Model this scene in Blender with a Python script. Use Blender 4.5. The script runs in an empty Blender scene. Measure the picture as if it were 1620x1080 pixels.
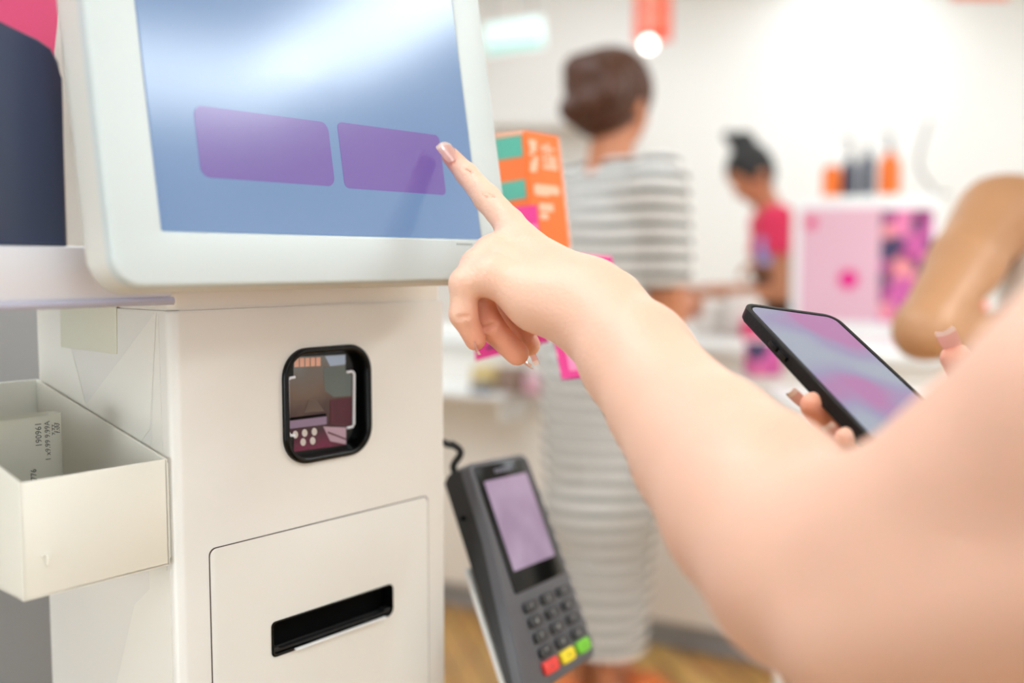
import bpy, bmesh, math, random
import numpy as np
from mathutils import Vector, Matrix
PI = math.pi
SC = bpy.context.scene
COL = SC.collection

# ------------------------------------------------------------------ camera
CAM_H = 1.135
FPX = 1575.0                                   # focal length in pixels of the 1620 x 1080 frame
PITCH = math.atan(126 / FPX)
cam = bpy.data.cameras.new('camera')
cam.lens = 35.0; cam.sensor_width = 36.0; cam.sensor_fit = 'HORIZONTAL'
cam.clip_start = 0.02; cam.clip_end = 60
cam.dof.use_dof = True
cam.dof.focus_distance = 0.665
cam.dof.aperture_fstop = 2.3
camo = bpy.data.objects.new('camera', cam); COL.objects.link(camo)
camo.location = (0, 0, CAM_H); camo.rotation_euler = (PI / 2 - PITCH, 0, 0)
SC.camera = camo

# ------------------------------------------------------------------ world, view
world = bpy.data.worlds.new('world'); SC.world = world; world.use_nodes = True
bg = world.node_tree.nodes['Background']
bg.inputs[0].default_value = (0.84, 0.94, 1.0, 1); bg.inputs[1].default_value = 2.7
SC.view_settings.view_transform = 'Standard'
SC.view_settings.look = 'None'
SC.view_settings.exposure = 0.03
SC.view_settings.gamma = 1.0
SC.view_settings.use_curve_mapping = False
CEIL = 2.9
CEIL_POWER = 7.0

# rectangular area lamp, for the added left fill; ceiling panels come from ceiling_light below
def area(name, loc, sx, sy, power, color=(1, 1, 1), rot=(0, 0, 0)):
    l = bpy.data.lights.new(name, 'AREA'); l.shape = 'RECTANGLE'; l.size = sx; l.size_y = sy
    l.energy = power; l.color = color
    o = bpy.data.objects.new(name, l); COL.objects.link(o); o.location = loc; o.rotation_euler = rot
    return o
dl = area('daylight_left', (-1.35, -0.35, 0.95), 1.2, 1.0, 2.0, (0.9, 0.97, 1.0))  # added fill lamp, unseen, brightening the cabinet's left side
_d = Vector((-0.48, 0.82, 0.98)) - dl.location; dl.rotation_euler = _d.to_track_quat('-Z', 'Y').to_euler(); dl.data.spread = math.radians(42)

# ------------------------------------------------------------------ colours and materials
def lin(r, g, b):
    f = lambda c: (c / 255 / 12.92) if c / 255 <= 0.04045 else ((c / 255 + 0.055) / 1.055) ** 2.4
    return (f(r), f(g), f(b), 1.0)

def mat(name, col, rough=0.5, metal=0.0, spec=0.5, coat=0.0, emit=None, estr=0.0, sss=0.0, noise=0.0, nscale=20.0,
        bump=0.0, bscale=200.0, trans=0.0, alpha=1.0):
    m = bpy.data.materials.new(name); m.use_nodes = True
    nt = m.node_tree; b = nt.nodes['Principled BSDF']
    b.inputs['Base Color'].default_value = col
    b.inputs['Roughness'].default_value = rough
    b.inputs['Metallic'].default_value = metal
    b.inputs['Specular IOR Level'].default_value = spec
    b.inputs['Coat Weight'].default_value = coat
    b.inputs['Coat Roughness'].default_value = 0.1
    b.inputs['Transmission Weight'].default_value = trans
    b.inputs['Alpha'].default_value = alpha
    if emit: b.inputs['Emission Color'].default_value = emit; b.inputs['Emission Strength'].default_value = estr
    if sss:
        b.inputs['Subsurface Weight'].default_value = sss
        b.inputs['Subsurface Radius'].default_value = (1.0, 0.35, 0.2)
        b.inputs['Subsurface Scale'].default_value = 0.008
    tc = nt.nodes.new('ShaderNodeTexCoord')
    if noise:
        n = nt.nodes.new('ShaderNodeTexNoise'); n.inputs['Scale'].default_value = nscale; n.inputs['Detail'].default_value = 4
        nt.links.new(tc.outputs['Object'], n.inputs['Vector'])
        mx = nt.nodes.new('ShaderNodeMix'); mx.data_type = 'RGBA'
        mx.inputs[6].default_value = tuple(c * (1 - noise) for c in col[:3]) + (1,)
        mx.inputs[7].default_value = tuple(min(1, c * (1 + noise)) for c in col[:3]) + (1,)
        nt.links.new(n.outputs['Fac'], mx.inputs[0]); nt.links.new(mx.outputs[2], b.inputs['Base Color'])
    if bump:
        n2 = nt.nodes.new('ShaderNodeTexNoise'); n2.inputs['Scale'].default_value = bscale; n2.inputs['Detail'].default_value = 3
        nt.links.new(tc.outputs['Object'], n2.inputs['Vector'])
        bp = nt.nodes.new('ShaderNodeBump'); bp.inputs['Strength'].default_value = bump; bp.inputs['Distance'].default_value = 0.002
        nt.links.new(n2.outputs['Fac'], bp.inputs['Height']); nt.links.new(bp.outputs[0], b.inputs['Normal'])
    return m

M = {}
M['kiosk'] = mat('cream_plastic', lin(228, 224, 217), 0.38, noise=0.02, nscale=6)
M['kiosk_trim'] = mat('cream_plastic_cap', lin(232, 224, 212), 0.42, noise=0.02, nscale=6)
M['door'] = mat('cream_plastic_door', lin(227, 224, 217), 0.38, noise=0.02, nscale=6)
M['tray'] = mat('ivory_acrylic', lin(229, 226, 214), 0.3, noise=0.015, nscale=8)
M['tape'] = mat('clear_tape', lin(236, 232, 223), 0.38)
M['sticker'] = mat('cream_sticker', lin(222, 219, 200), 0.4)
M['gap'] = mat('dark_gap', lin(84, 70, 62), 0.8)
M['gap_soft'] = mat('pale_gap', lin(190, 182, 170), 0.8)
M['monitor'] = mat('pale_green_white_plastic', lin(198, 206, 205), 0.4, noise=0.01)
M['monitor_side'] = mat('greige_plastic', lin(214, 212, 204), 0.45)
M['black'] = mat('black_gloss', lin(7, 8, 8), 0.16, spec=0.22)
M['blackm'] = mat('black_matte', lin(16, 16, 17), 0.55)
M['soot'] = mat('soot_black', lin(4, 4, 4), 0.9, spec=0.1)
def blush(m, spots, c):
    nt = m.node_tree; b = nt.nodes['Principled BSDF']; g = nt.nodes.new('ShaderNodeNewGeometry')
    src = b.inputs['Base Color'].links[0].from_socket
    for p, r0, r1 in spots:
        d = nt.nodes.new('ShaderNodeVectorMath'); d.operation = 'DISTANCE'; d.inputs[1].default_value = tuple(p); nt.links.new(g.outputs['Position'], d.inputs[0])
        mr = nt.nodes.new('ShaderNodeMapRange'); mr.interpolation_type = 'SMOOTHSTEP'; mr.inputs[1].default_value = r0; mr.inputs[2].default_value = r1; mr.inputs[3].default_value = 1; mr.inputs[4].default_value = 0
        nt.links.new(d.outputs['Value'], mr.inputs[0]); mx = nt.nodes.new('ShaderNodeMix'); mx.data_type = 'RGBA'; mx.inputs[7].default_value = c
        nt.links.new(mr.outputs[0], mx.inputs[0]); nt.links.new(src, mx.inputs[6]); src = mx.outputs[2]
    nt.links.new(src, b.inputs['Base Color'])
M['rubber'] = mat('black_case_rubber', lin(14, 14, 16), 0.4, spec=0.25, bump=0.08, bscale=500)
M['white'] = mat('white_paint', lin(245, 245, 243), 0.5)
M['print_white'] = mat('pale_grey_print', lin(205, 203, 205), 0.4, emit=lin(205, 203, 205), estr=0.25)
M['wall'] = mat('white_wall_paint', lin(244, 243, 240), 0.7, noise=0.01, nscale=2)
M['wallg'] = mat('soft_grey_wall_paint', lin(240, 238, 235), 0.7, noise=0.01, nscale=2)
M['greyboard'] = mat('grey_board', lin(156, 157, 158), 0.6, noise=0.03, nscale=3)
M['ceil'] = mat('ceiling_white', lin(240, 240, 238), 0.8)
M['counter'] = mat('greige_counter_front', lin(242, 238, 232), 0.5, noise=0.02, nscale=3)
M['countertop'] = mat('white_counter_top', lin(240, 241, 240), 0.35)
M['shelf'] = mat('frosted_acrylic', lin(230, 229, 234), 0.3, noise=0.02, nscale=4)
M['rail'] = mat('lilac_clear_rail', lin(186, 184, 200), 0.15)
M['navy'] = mat('navy_plastic', lin(48, 60, 86), 0.42, coat=0.25, noise=0.12, nscale=5)
M['magenta'] = mat('magenta_card', lin(235, 60, 150), 0.5)
M['pinkpale'] = mat('pale_pink_print', lin(252, 150, 200), 0.5)
M['crimson'] = mat('raspberry_poster', lin(222, 70, 118), 0.5, noise=0.08, nscale=5)
M['orange'] = mat('orange_card', lin(246, 118, 34), 0.5)
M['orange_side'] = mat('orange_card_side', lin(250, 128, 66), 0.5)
M['peach'] = mat('peach_print', lin(255, 196, 165), 0.5)
M['teal'] = mat('teal_print', lin(96, 190, 168), 0.5)
M['paper'] = mat('receipt_paper', lin(224, 222, 208), 0.7, noise=0.02, nscale=30)
M['ink'] = mat('grey_ink', lin(96, 93, 90), 0.8)
M['inksoft'] = mat('pale_ink', lin(165, 175, 172), 0.8)
M['term'] = mat('graphite_plastic', lin(88, 88, 93), 0.45, bump=0.04, bscale=700)
M['termside'] = mat('dark_graphite_plastic', lin(34, 34, 35), 0.4)
M['key'] = mat('black_rubber_key', lin(34, 35, 38), 0.4)
M['keyprint'] = mat('white_key_print', lin(205, 205, 205), 0.5)
M['red'] = mat('red_key', lin(235, 60, 50), 0.4)
M['yellow'] = mat('yellow_key', lin(240, 215, 20), 0.4)
M['green'] = mat('green_key', lin(120, 205, 40), 0.4)
M['skin'] = mat('fair_skin', lin(236, 190, 164), 0.5, sss=0.2, noise=0.035, nscale=35, bump=0.25, bscale=420)
M['skin2'] = mat('tanned_skin', lin(196, 128, 92), 0.5, noise=0.04, nscale=20)
M['skin3'] = mat('bronzed_skin', lin(188, 138, 98), 0.45, noise=0.05, nscale=12)
M['nail'] = mat('glossy_nude_nail', lin(246, 200, 186), 0.15, coat=0.8)
M['nailtip'] = mat('white_nail_tip', lin(255, 232, 218), 0.15, coat=0.8)
M['hairb'] = mat('brown_hair', lin(74, 38, 18), 0.5, noise=0.35, nscale=18, bump=0.5, bscale=60)
M['hairk'] = mat('black_hair', lin(22, 20, 22), 0.45, noise=0.3, nscale=30, bump=0.4, bscale=60)
M['redcloth'] = mat('crimson_shirt_cloth', lin(228, 50, 92), 0.8, bump=0.3, bscale=80)
M['blackcloth'] = mat('black_cloth', lin(30, 32, 36), 0.8, bump=0.3, bscale=80)
M['whitecloth'] = mat('white_ribbed_cloth', lin(236, 232, 226), 0.85, bump=0.4, bscale=90)
M['lilac'] = mat('lilac_blue_plastic', lin(140, 160, 225), 0.4)
M['shoe'] = mat('orange_leather', lin(226, 120, 60), 0.5)
M['pinkpanel'] = mat('light_pink_panel', lin(226, 178, 194), 0.5)
M['dot'] = mat('magenta_dot_print', lin(226, 20, 130), 0.5)
M['lightblue'] = mat('light_blue_paper', lin(150, 205, 245), 0.5)
M['sand'] = mat('sand_yellow_packet', lin(214, 190, 130), 0.6)
M['brown'] = mat('brown_pouch', lin(150, 125, 112), 0.6)
M['greyd'] = mat('slate_tin', lin(110, 110, 122), 0.5)
M['grey'] = mat('grey_metal', lin(150, 150, 152), 0.4, metal=0.5)
M['beige'] = mat('beige_bag_cloth', lin(215, 205, 198), 0.7)
M['maroon'] = mat('maroon_plastic', lin(52, 2, 22), 0.5, emit=lin(80, 4, 34), estr=0.3)  # scanner window tones: reflections painted in, with a slight glow
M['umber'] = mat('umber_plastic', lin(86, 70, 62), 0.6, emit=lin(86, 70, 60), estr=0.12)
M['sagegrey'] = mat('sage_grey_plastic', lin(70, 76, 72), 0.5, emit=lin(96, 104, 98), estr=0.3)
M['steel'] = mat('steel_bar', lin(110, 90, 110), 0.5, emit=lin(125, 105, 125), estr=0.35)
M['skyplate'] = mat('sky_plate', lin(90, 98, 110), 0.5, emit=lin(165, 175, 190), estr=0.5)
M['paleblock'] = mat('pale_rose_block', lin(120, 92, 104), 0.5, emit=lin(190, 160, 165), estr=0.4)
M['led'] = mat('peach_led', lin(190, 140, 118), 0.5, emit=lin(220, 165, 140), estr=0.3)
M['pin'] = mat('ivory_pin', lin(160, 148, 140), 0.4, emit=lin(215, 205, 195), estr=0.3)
M['exit'] = mat('lit_sign_face', lin(215, 240, 238), 0.4, emit=lin(225, 244, 242), estr=0.5)
M['exitg'] = mat('green_sign_band', lin(150, 215, 205), 0.4, emit=lin(160, 220, 210), estr=0.3)
M['lamp'] = mat('ceiling_lamp_diffuser', (1, 1, 1, 1), 0.5, emit=(0.84, 0.94, 1.0, 1), estr=CEIL_POWER)
M['striplamp'] = mat('bright_strip_diffuser', (1, 1, 1, 1), 0.5, emit=(0.86, 0.95, 1.0, 1), estr=20)
M['signorange'] = mat('coral_sign', lin(250, 110, 84), 0.5)

def wood():
    m = mat('oak_floor', lin(196, 150, 84), 0.35)
    nt = m.node_tree; b = nt.nodes['Principled BSDF']; tc = nt.nodes.new('ShaderNodeTexCoord')
    mp = nt.nodes.new('ShaderNodeMapping'); mp.inputs['Scale'].default_value = (6, 0.9, 1); mp.inputs['Rotation'].default_value = (0, 0, 0.5)
    br = nt.nodes.new('ShaderNodeTexBrick'); br.inputs['Color1'].default_value = lin(232, 186, 112); br.inputs['Color2'].default_value = lin(200, 146, 84)
    br.inputs['Mortar'].default_value = lin(90, 60, 36); br.inputs['Mortar Size'].default_value = 0.01; br.inputs['Scale'].default_value = 1.0
    nz = nt.nodes.new('ShaderNodeTexNoise'); nz.inputs['Scale'].default_value = 9; nz.inputs['Detail'].default_value = 5
    mx = nt.nodes.new('ShaderNodeMix'); mx.data_type = 'RGBA'; mx.blend_type = 'MULTIPLY'; mx.inputs[0].default_value = 0.5
    nt.links.new(tc.outputs['Object'], mp.inputs[0]); nt.links.new(mp.outputs[0], br.inputs['Vector']); nt.links.new(mp.outputs[0], nz.inputs['Vector'])
    nt.links.new(br.outputs['Color'], mx.inputs[6]); nt.links.new(nz.outputs['Color'], mx.inputs[7]); nt.links.new(mx.outputs[2], b.inputs['Base Color'])
    return m
M['wood'] = wood()

def stripes():
    m = mat('striped_jersey', lin(232, 230, 224), 0.85)
    nt = m.node_tree; b = nt.nodes['Principled BSDF']; tc = nt.nodes.new('ShaderNodeTexCoord')
    sp = nt.nodes.new('ShaderNodeSeparateXYZ'); nt.links.new(tc.outputs['Object'], sp.inputs[0])
    nz = nt.nodes.new('ShaderNodeTexNoise'); nz.inputs['Scale'].default_value = 2.2; nt.links.new(tc.outputs['Object'], nz.inputs['Vector'])
    a = nt.nodes.new('ShaderNodeMath'); a.operation = 'MULTIPLY_ADD'; a.inputs[1].default_value = 0.045
    nt.links.new(nz.outputs['Fac'], a.inputs[0]); nt.links.new(sp.outputs['Z'], a.inputs[2])
    d = nt.nodes.new('ShaderNodeMath'); d.operation = 'DIVIDE'; d.inputs[1].default_value = 0.0375; nt.links.new(a.outputs[0], d.inputs[0])
    fr = nt.nodes.new('ShaderNodeMath'); fr.operation = 'FRACT'; nt.links.new(d.outputs[0], fr.inputs[0])
    lt = nt.nodes.new('ShaderNodeMath'); lt.operation = 'LESS_THAN'; lt.inputs[1].default_value = 0.42; nt.links.new(fr.outputs[0], lt.inputs[0])
    mx = nt.nodes.new('ShaderNodeMix'); mx.data_type = 'RGBA'
    mx.inputs[6].default_value = lin(236, 234, 230); mx.inputs[7].default_value = lin(52, 52, 50)
    nt.links.new(lt.outputs[0], mx.inputs[0]); nt.links.new(mx.outputs[2], b.inputs['Base Color'])
    return m
M['stripes'] = stripes()

def floral():
    m = mat('floral_print', lin(220, 120, 170), 0.5)
    nt = m.node_tree; b = nt.nodes['Principled BSDF']; tc = nt.nodes.new('ShaderNodeTexCoord')
    v = nt.nodes.new('ShaderNodeTexVoronoi'); v.inputs['Scale'].default_value = 22
    nt.links.new(tc.outputs['Object'], v.inputs['Vector'])
    sp = nt.nodes.new('ShaderNodeSeparateColor'); nt.links.new(v.outputs['Color'], sp.inputs[0])
    r = nt.nodes.new('ShaderNodeValToRGB'); r.color_ramp.interpolation = 'CONSTANT'
    e = r.color_ramp.elements; e[0].position = 0; e[0].color = lin(205, 90, 160)
    for p, c in ((0.35, (236, 130, 175)), (0.55, (60, 50, 90)), (0.78, (240, 150, 150)), (0.9, (150, 50, 110))):
        x = e.new(p); x.color = lin(*c)
    e[-1].color = lin(150, 50, 110)
    nt.links.new(sp.outputs[0], r.inputs[0]); nt.links.new(r.outputs[0], b.inputs['Base Color'])
    return m
M['floral'] = floral()

def screen_mat(name, c1, c2, strength, rough, axis='Z', lo=0.0, hi=1.0, c3=None):
    """a lit display: two or three clouded colours shown by the panel behind glass"""
    m = mat(name, (0.006, 0.008, 0.012, 1), rough, spec=0.5)
    nt = m.node_tree; b = nt.nodes['Principled BSDF']; tc = nt.nodes.new('ShaderNodeTexCoord')
    nz = nt.nodes.new('ShaderNodeTexNoise'); nz.inputs['Scale'].default_value = hi; nz.inputs['Detail'].default_value = 1.5
    nt.links.new(tc.outputs['Object'], nz.inputs['Vector'])
    r = nt.nodes.new('ShaderNodeValToRGB'); e = r.color_ramp.elements
    e[0].position = 0.38; e[0].color = c1; e[1].position = 0.65; e[1].color = c2
    if c3: x = e.new(0.5); x.color = c3
    nt.links.new(nz.outputs['Fac'], r.inputs[0]); nt.links.new(r.outputs[0], b.inputs['Emission Color'])
    b.inputs['Emission Strength'].default_value = strength
    return m
M['display'] = screen_mat('blue_display', lin(118, 150, 192), lin(128, 158, 198), 0.88, 0.16, hi=6)
M['button'] = screen_mat('purple_display', lin(122, 98, 172), lin(134, 104, 178), 0.9, 0.17, hi=6)
M['phonescreen'] = screen_mat('cloudy_phone_display', lin(176, 186, 205), lin(196, 130, 188), 0.75, 0.12, hi=16, c3=lin(168, 160, 200))
M['termscreen'] = screen_mat('mauve_terminal_display', lin(168, 140, 170), lin(190, 164, 192), 0.8, 0.2, hi=20)

# ------------------------------------------------------------------ object helpers
def tag(o, label=None, cat=None, group=None, kind=None):
    if label: o['label'] = label
    if cat: o['category'] = cat
    if group: o['group'] = group
    if kind: o['kind'] = kind
    return o

def thing(name, loc, label, cat, group=None):
    o = bpy.data.objects.new(name, None); o.empty_display_size = 0.02
    COL.objects.link(o); o.location = loc
    return tag(o, label, cat, group)

def root_loc(o):
    while o.parent: o = o.parent
    return Vector(o.location)

def link_mesh(name, me, m, parent=None, smooth=35, base=True):
    mats = m if isinstance(m, (list, tuple)) else [m]
    for k in mats: me.materials.append(k)
    if smooth:
        me.polygons.foreach_set('use_smooth', [True] * len(me.polygons))
        me.set_sharp_from_angle(angle=math.radians(smooth))
    o = bpy.data.objects.new(name, me)
    if parent:
        me.transform(Matrix.Translation(-root_loc(parent))); o.parent = parent
    elif base and len(me.vertices):
        co = np.empty(len(me.vertices) * 3); me.vertices.foreach_get('co', co); co = co.reshape(-1, 3)
        c = (co.min(0) + co.max(0)) / 2; c[2] = co[:, 2].min()
        me.transform(Matrix.Translation(-Vector(c))); o.location = c
    COL.objects.link(o)
    return o

def obj(name, bm, m, parent=None, smooth=35):
    bmesh.ops.recalc_face_normals(bm, faces=bm.faces)
    me = bpy.data.meshes.new(name); bm.to_mesh(me); bm.free()
    return link_mesh(name, me, m, parent, smooth)

def struct(name, bm, m, parent=None):
    o = obj(name, bm, m, parent)
    if not parent: o['kind'] = 'structure'
    return o

class Fr:
    """a local frame: origin and three axes"""
    def __init__(s, o, x, y, z=None):
        s.o = Vector(o); s.x = Vector(x).normalized(); s.y = Vector(y).normalized()
        s.z = Vector(z).normalized() if z is not None else s.x.cross(s.y).normalized()
    def p(s, a, b, c=0): return s.o + s.x * a + s.y * b + s.z * c
    def at(s, a, b, c=0): return Fr(s.p(a, b, c), s.x, s.y, s.z)
WF = Fr((0, 0, 0), (1, 0, 0), (0, 1, 0), (0, 0, 1))

def rrect(x0, x1, y0, y1, r, n=6):
    if not isinstance(r, (list, tuple)): r = [r] * 4
    out = []
    for (cx, cy, a0, rr) in ((x1, y1, 0, r[0]), (x0, y1, 90, r[1]), (x0, y0, 180, r[2]), (x1, y0, 270, r[3])):
        sx = -1 if cx == x1 else 1; sy = -1 if cy == y1 else 1
        for k in range(n + 1):
            a = math.radians(a0 + 90 * k / n)
            out.append((cx + sx * rr + rr * math.cos(a), cy + sy * rr + rr * math.sin(a)))
    return out

def prism(bm, F, pts, z0, z1, bev=0.0, seg=2, both=True, z0f=None):
    """extrude an outline along the frame's third axis; bev rounds the rims"""
    v0 = [bm.verts.new(F.p(x, y, z0f(x, y) if z0f else z0)) for x, y in pts]; v1 = [bm.verts.new(F.p(x, y, z1)) for x, y in pts]
    n = len(pts)
    f0 = bm.faces.new(v0[::-1]); f1 = bm.faces.new(v1)
    for i in range(n): bm.faces.new((v0[i], v0[(i + 1) % n], v1[(i + 1) % n], v1[i]))
    if bev:
        es = list(f1.edges) + (list(f0.edges) if both else [])
        bmesh.ops.bevel(bm, geom=es, offset=bev, segments=seg, affect='EDGES', profile=0.5)

def box(bm, F, a0, a1, b0, b1, c0, c1, bev=0.0, seg=2):
    vs = [bm.verts.new(F.p(a, b, c)) for c in (c0, c1) for b in (b0, b1) for a in (a0, a1)]
    fs = [bm.faces.new([vs[i] for i in q]) for q in ((0, 2, 3, 1), (4, 5, 7, 6), (0, 1, 5, 4), (2, 6, 7, 3), (0, 4, 6, 2), (1, 3, 7, 5))]
    if bev:
        es = {e for f in fs for e in f.edges}
        bmesh.ops.bevel(bm, geom=list(es), offset=bev, segments=seg, affect='EDGES', profile=0.5)

def ring(bm, F, outer, inner, z0, z1, bev=0.0, seg=2):
    n = len(outer)
    V = [[bm.verts.new(F.p(x, y, z)) for x, y in L] for L in (outer, inner) for z in (z0, z1)]
    o0, o1, i0, i1 = V; es = []
    for k in range(n):
        j = (k + 1) % n
        bm.faces.new((o0[k], o0[j], o1[j], o1[k])); bm.faces.new((i0[j], i0[k], i1[k], i1[j]))
        f = bm.faces.new((o1[k], o1[j], i1[j], i1[k])); bm.faces.new((o0[j], o0[k], i0[k], i0[j]))
        for e in f.edges:
            if set(e.verts) in ({o1[k], o1[j]}, {i1[k], i1[j]}): es.append(e)
    if bev: bmesh.ops.bevel(bm, geom=es, offset=bev, segments=seg, affect='EDGES', profile=0.5)

def tube(bm, pts, r, n=10, caps=True):
    pts = [Vector(p) for p in pts]; rs = r if isinstance(r, (list, tuple)) else [r] * len(pts)
    rings = []; up = Vector((0.13, 0.27, 0.95))
    for i, p in enumerate(pts):
        t = (pts[min(i + 1, len(pts) - 1)] - pts[max(i - 1, 0)]).normalized()
        a = t.cross(up).normalized(); b = a.cross(t)
        rings.append([bm.verts.new(p + (a * math.cos(k * 2 * PI / n) + b * math.sin(k * 2 * PI / n)) * rs[i]) for k in range(n)])
    for A, B in zip(rings, rings[1:]):
        for k in range(n): bm.faces.new((A[k], A[(k + 1) % n], B[(k + 1) % n], B[k]))
    if caps: bm.faces.new(rings[0][::-1]); bm.faces.new(rings[-1])

def lathe(bm, base, prof, n=24, axis=(0, 0, 1)):
    ax = Vector(axis).normalized(); s = ax.orthogonal().normalized(); t = ax.cross(s); base = Vector(base)
    rings = [[bm.verts.new(base + ax * z + (s * math.cos(k * 2 * PI / n) + t * math.sin(k * 2 * PI / n)) * max(r, 1e-4)) for k in range(n)] for r, z in prof]
    for A, B in zip(rings, rings[1:]):
        for k in range(n): bm.faces.new((A[k], A[(k + 1) % n], B[(k + 1) % n], B[k]))
    bm.faces.new(rings[0][::-1]); bm.faces.new(rings[-1])

def smoothpath(pts, k=8):
    P = [Vector(p) for p in pts]; P = [2 * P[0] - P[1]] + P + [2 * P[-1] - P[-2]]; out = []
    for i in range(1, len(P) - 2):
        for j in range(k):
            t = j / k; a, b, c, d = P[i - 1:i + 3]
            out.append(0.5 * (2 * b + (c - a) * t + (2 * a - 5 * b + 4 * c - d) * t * t + (3 * b - 3 * c + d - a) * t ** 3))
    return out + [P[-2]]

def text_obj(name, s, F, size, m, parent, ext=0.0001):
    """lettering as a thin mesh lying in the frame's x-y plane, reading along its x axis"""
    cu = bpy.data.curves.new(name, 'FONT'); cu.body = s; cu.size = size; cu.extrude = ext; cu.resolution_u = 2
    cu.align_x = 'CENTER'; cu.align_y = 'CENTER'
    t = bpy.data.objects.new('text_source', cu); COL.objects.link(t)
    me = bpy.data.meshes.new_from_object(t.evaluated_get(bpy.context.evaluated_depsgraph_get()))
    bpy.data.objects.remove(t)
    R = Matrix((tuple(F.x) + (0,), tuple(F.y) + (0,), tuple(F.z) + (0,), (0, 0, 0, 1))).transposed()
    me.transform(Matrix.Translation(F.o) @ R)
    return link_mesh(name, me, m, parent, smooth=0)

# ------------------------------------------------------------------ organic bodies: smooth unions of tapered limbs, meshed by surface nets
V3 = lambda *a: np.array(a, float)
def unit(v): v = np.asarray(v, float); return v / (np.linalg.norm(v) + 1e-12)

class Cap:
    """tapered limb from a to b; squash thins it along n by factor s"""
    def __init__(s, a, b, ra, rb, n=None, sq=1.0, k=0.012):
        s.a, s.b, s.ra, s.rb, s.k = np.asarray(a, float), np.asarray(b, float), ra, rb, k
        s.n = unit(n) if n is not None else None; s.sq = sq
    def box(s):
        m = max(s.ra, s.rb); return np.minimum(s.a, s.b) - m, np.maximum(s.a, s.b) + m
    def d(s, X, Y, Z):
        px, py, pz = X - s.a[0], Y - s.a[1], Z - s.a[2]; ba = s.b - s.a; bb = ba @ ba + 1e-12
        h = np.clip((px * ba[0] + py * ba[1] + pz * ba[2]) / bb, 0, 1)
        qx, qy, qz = px - ba[0] * h, py - ba[1] * h, pz - ba[2] * h
        if s.n is not None:
            t = (qx * s.n[0] + qy * s.n[1] + qz * s.n[2]) * (s.sq - 1)
            qx, qy, qz = qx + s.n[0] * t, qy + s.n[1] * t, qz + s.n[2] * t
        return (np.sqrt(qx * qx + qy * qy + qz * qz) - (s.ra + (s.rb - s.ra) * h)).astype(np.float32)

class Ell:
    """ellipsoid with axes = rows of R"""
    def __init__(s, c, r, R=None, k=0.012):
        s.c, s.r, s.k = np.asarray(c, float), np.asarray(r, float), k
        s.R = np.eye(3) if R is None else np.asarray(R, float)
    def box(s): m = s.r.max(); return s.c - m, s.c + m
    def d(s, X, Y, Z):
        p = (X - s.c[0], Y - s.c[1], Z - s.c[2]); k0 = 0; k1 = 0
        for i in range(3):
            q = p[0] * s.R[i, 0] + p[1] * s.R[i, 1] + p[2] * s.R[i, 2]
            k0 = k0 + (q / s.r[i]) ** 2; k1 = k1 + (q / s.r[i] ** 2) ** 2
        k0 = np.sqrt(k0); k1 = np.sqrt(k1) + 1e-9
        return (k0 * (k0 - 1) / k1).astype(np.float32)

def smin(a, b, k):
    if k <= 0: return np.minimum(a, b)
    h = np.maximum(k - np.abs(a - b), 0) / k
    return np.minimum(a, b) - h * h * k * 0.25

def axis_coords(lo, hi, coarse, fine=()):
    """grid lines from lo to hi, closer together inside the given (lo, hi, step) stretches"""
    out = [lo]
    while out[-1] < hi:
        st = coarse
        for a, b, s in fine:
            if a <= out[-1] < b: st = min(st, s)
            elif out[-1] < a < out[-1] + st: st = max(s, a - out[-1])
        out.append(out[-1] + st)
    return np.array(out)

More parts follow.
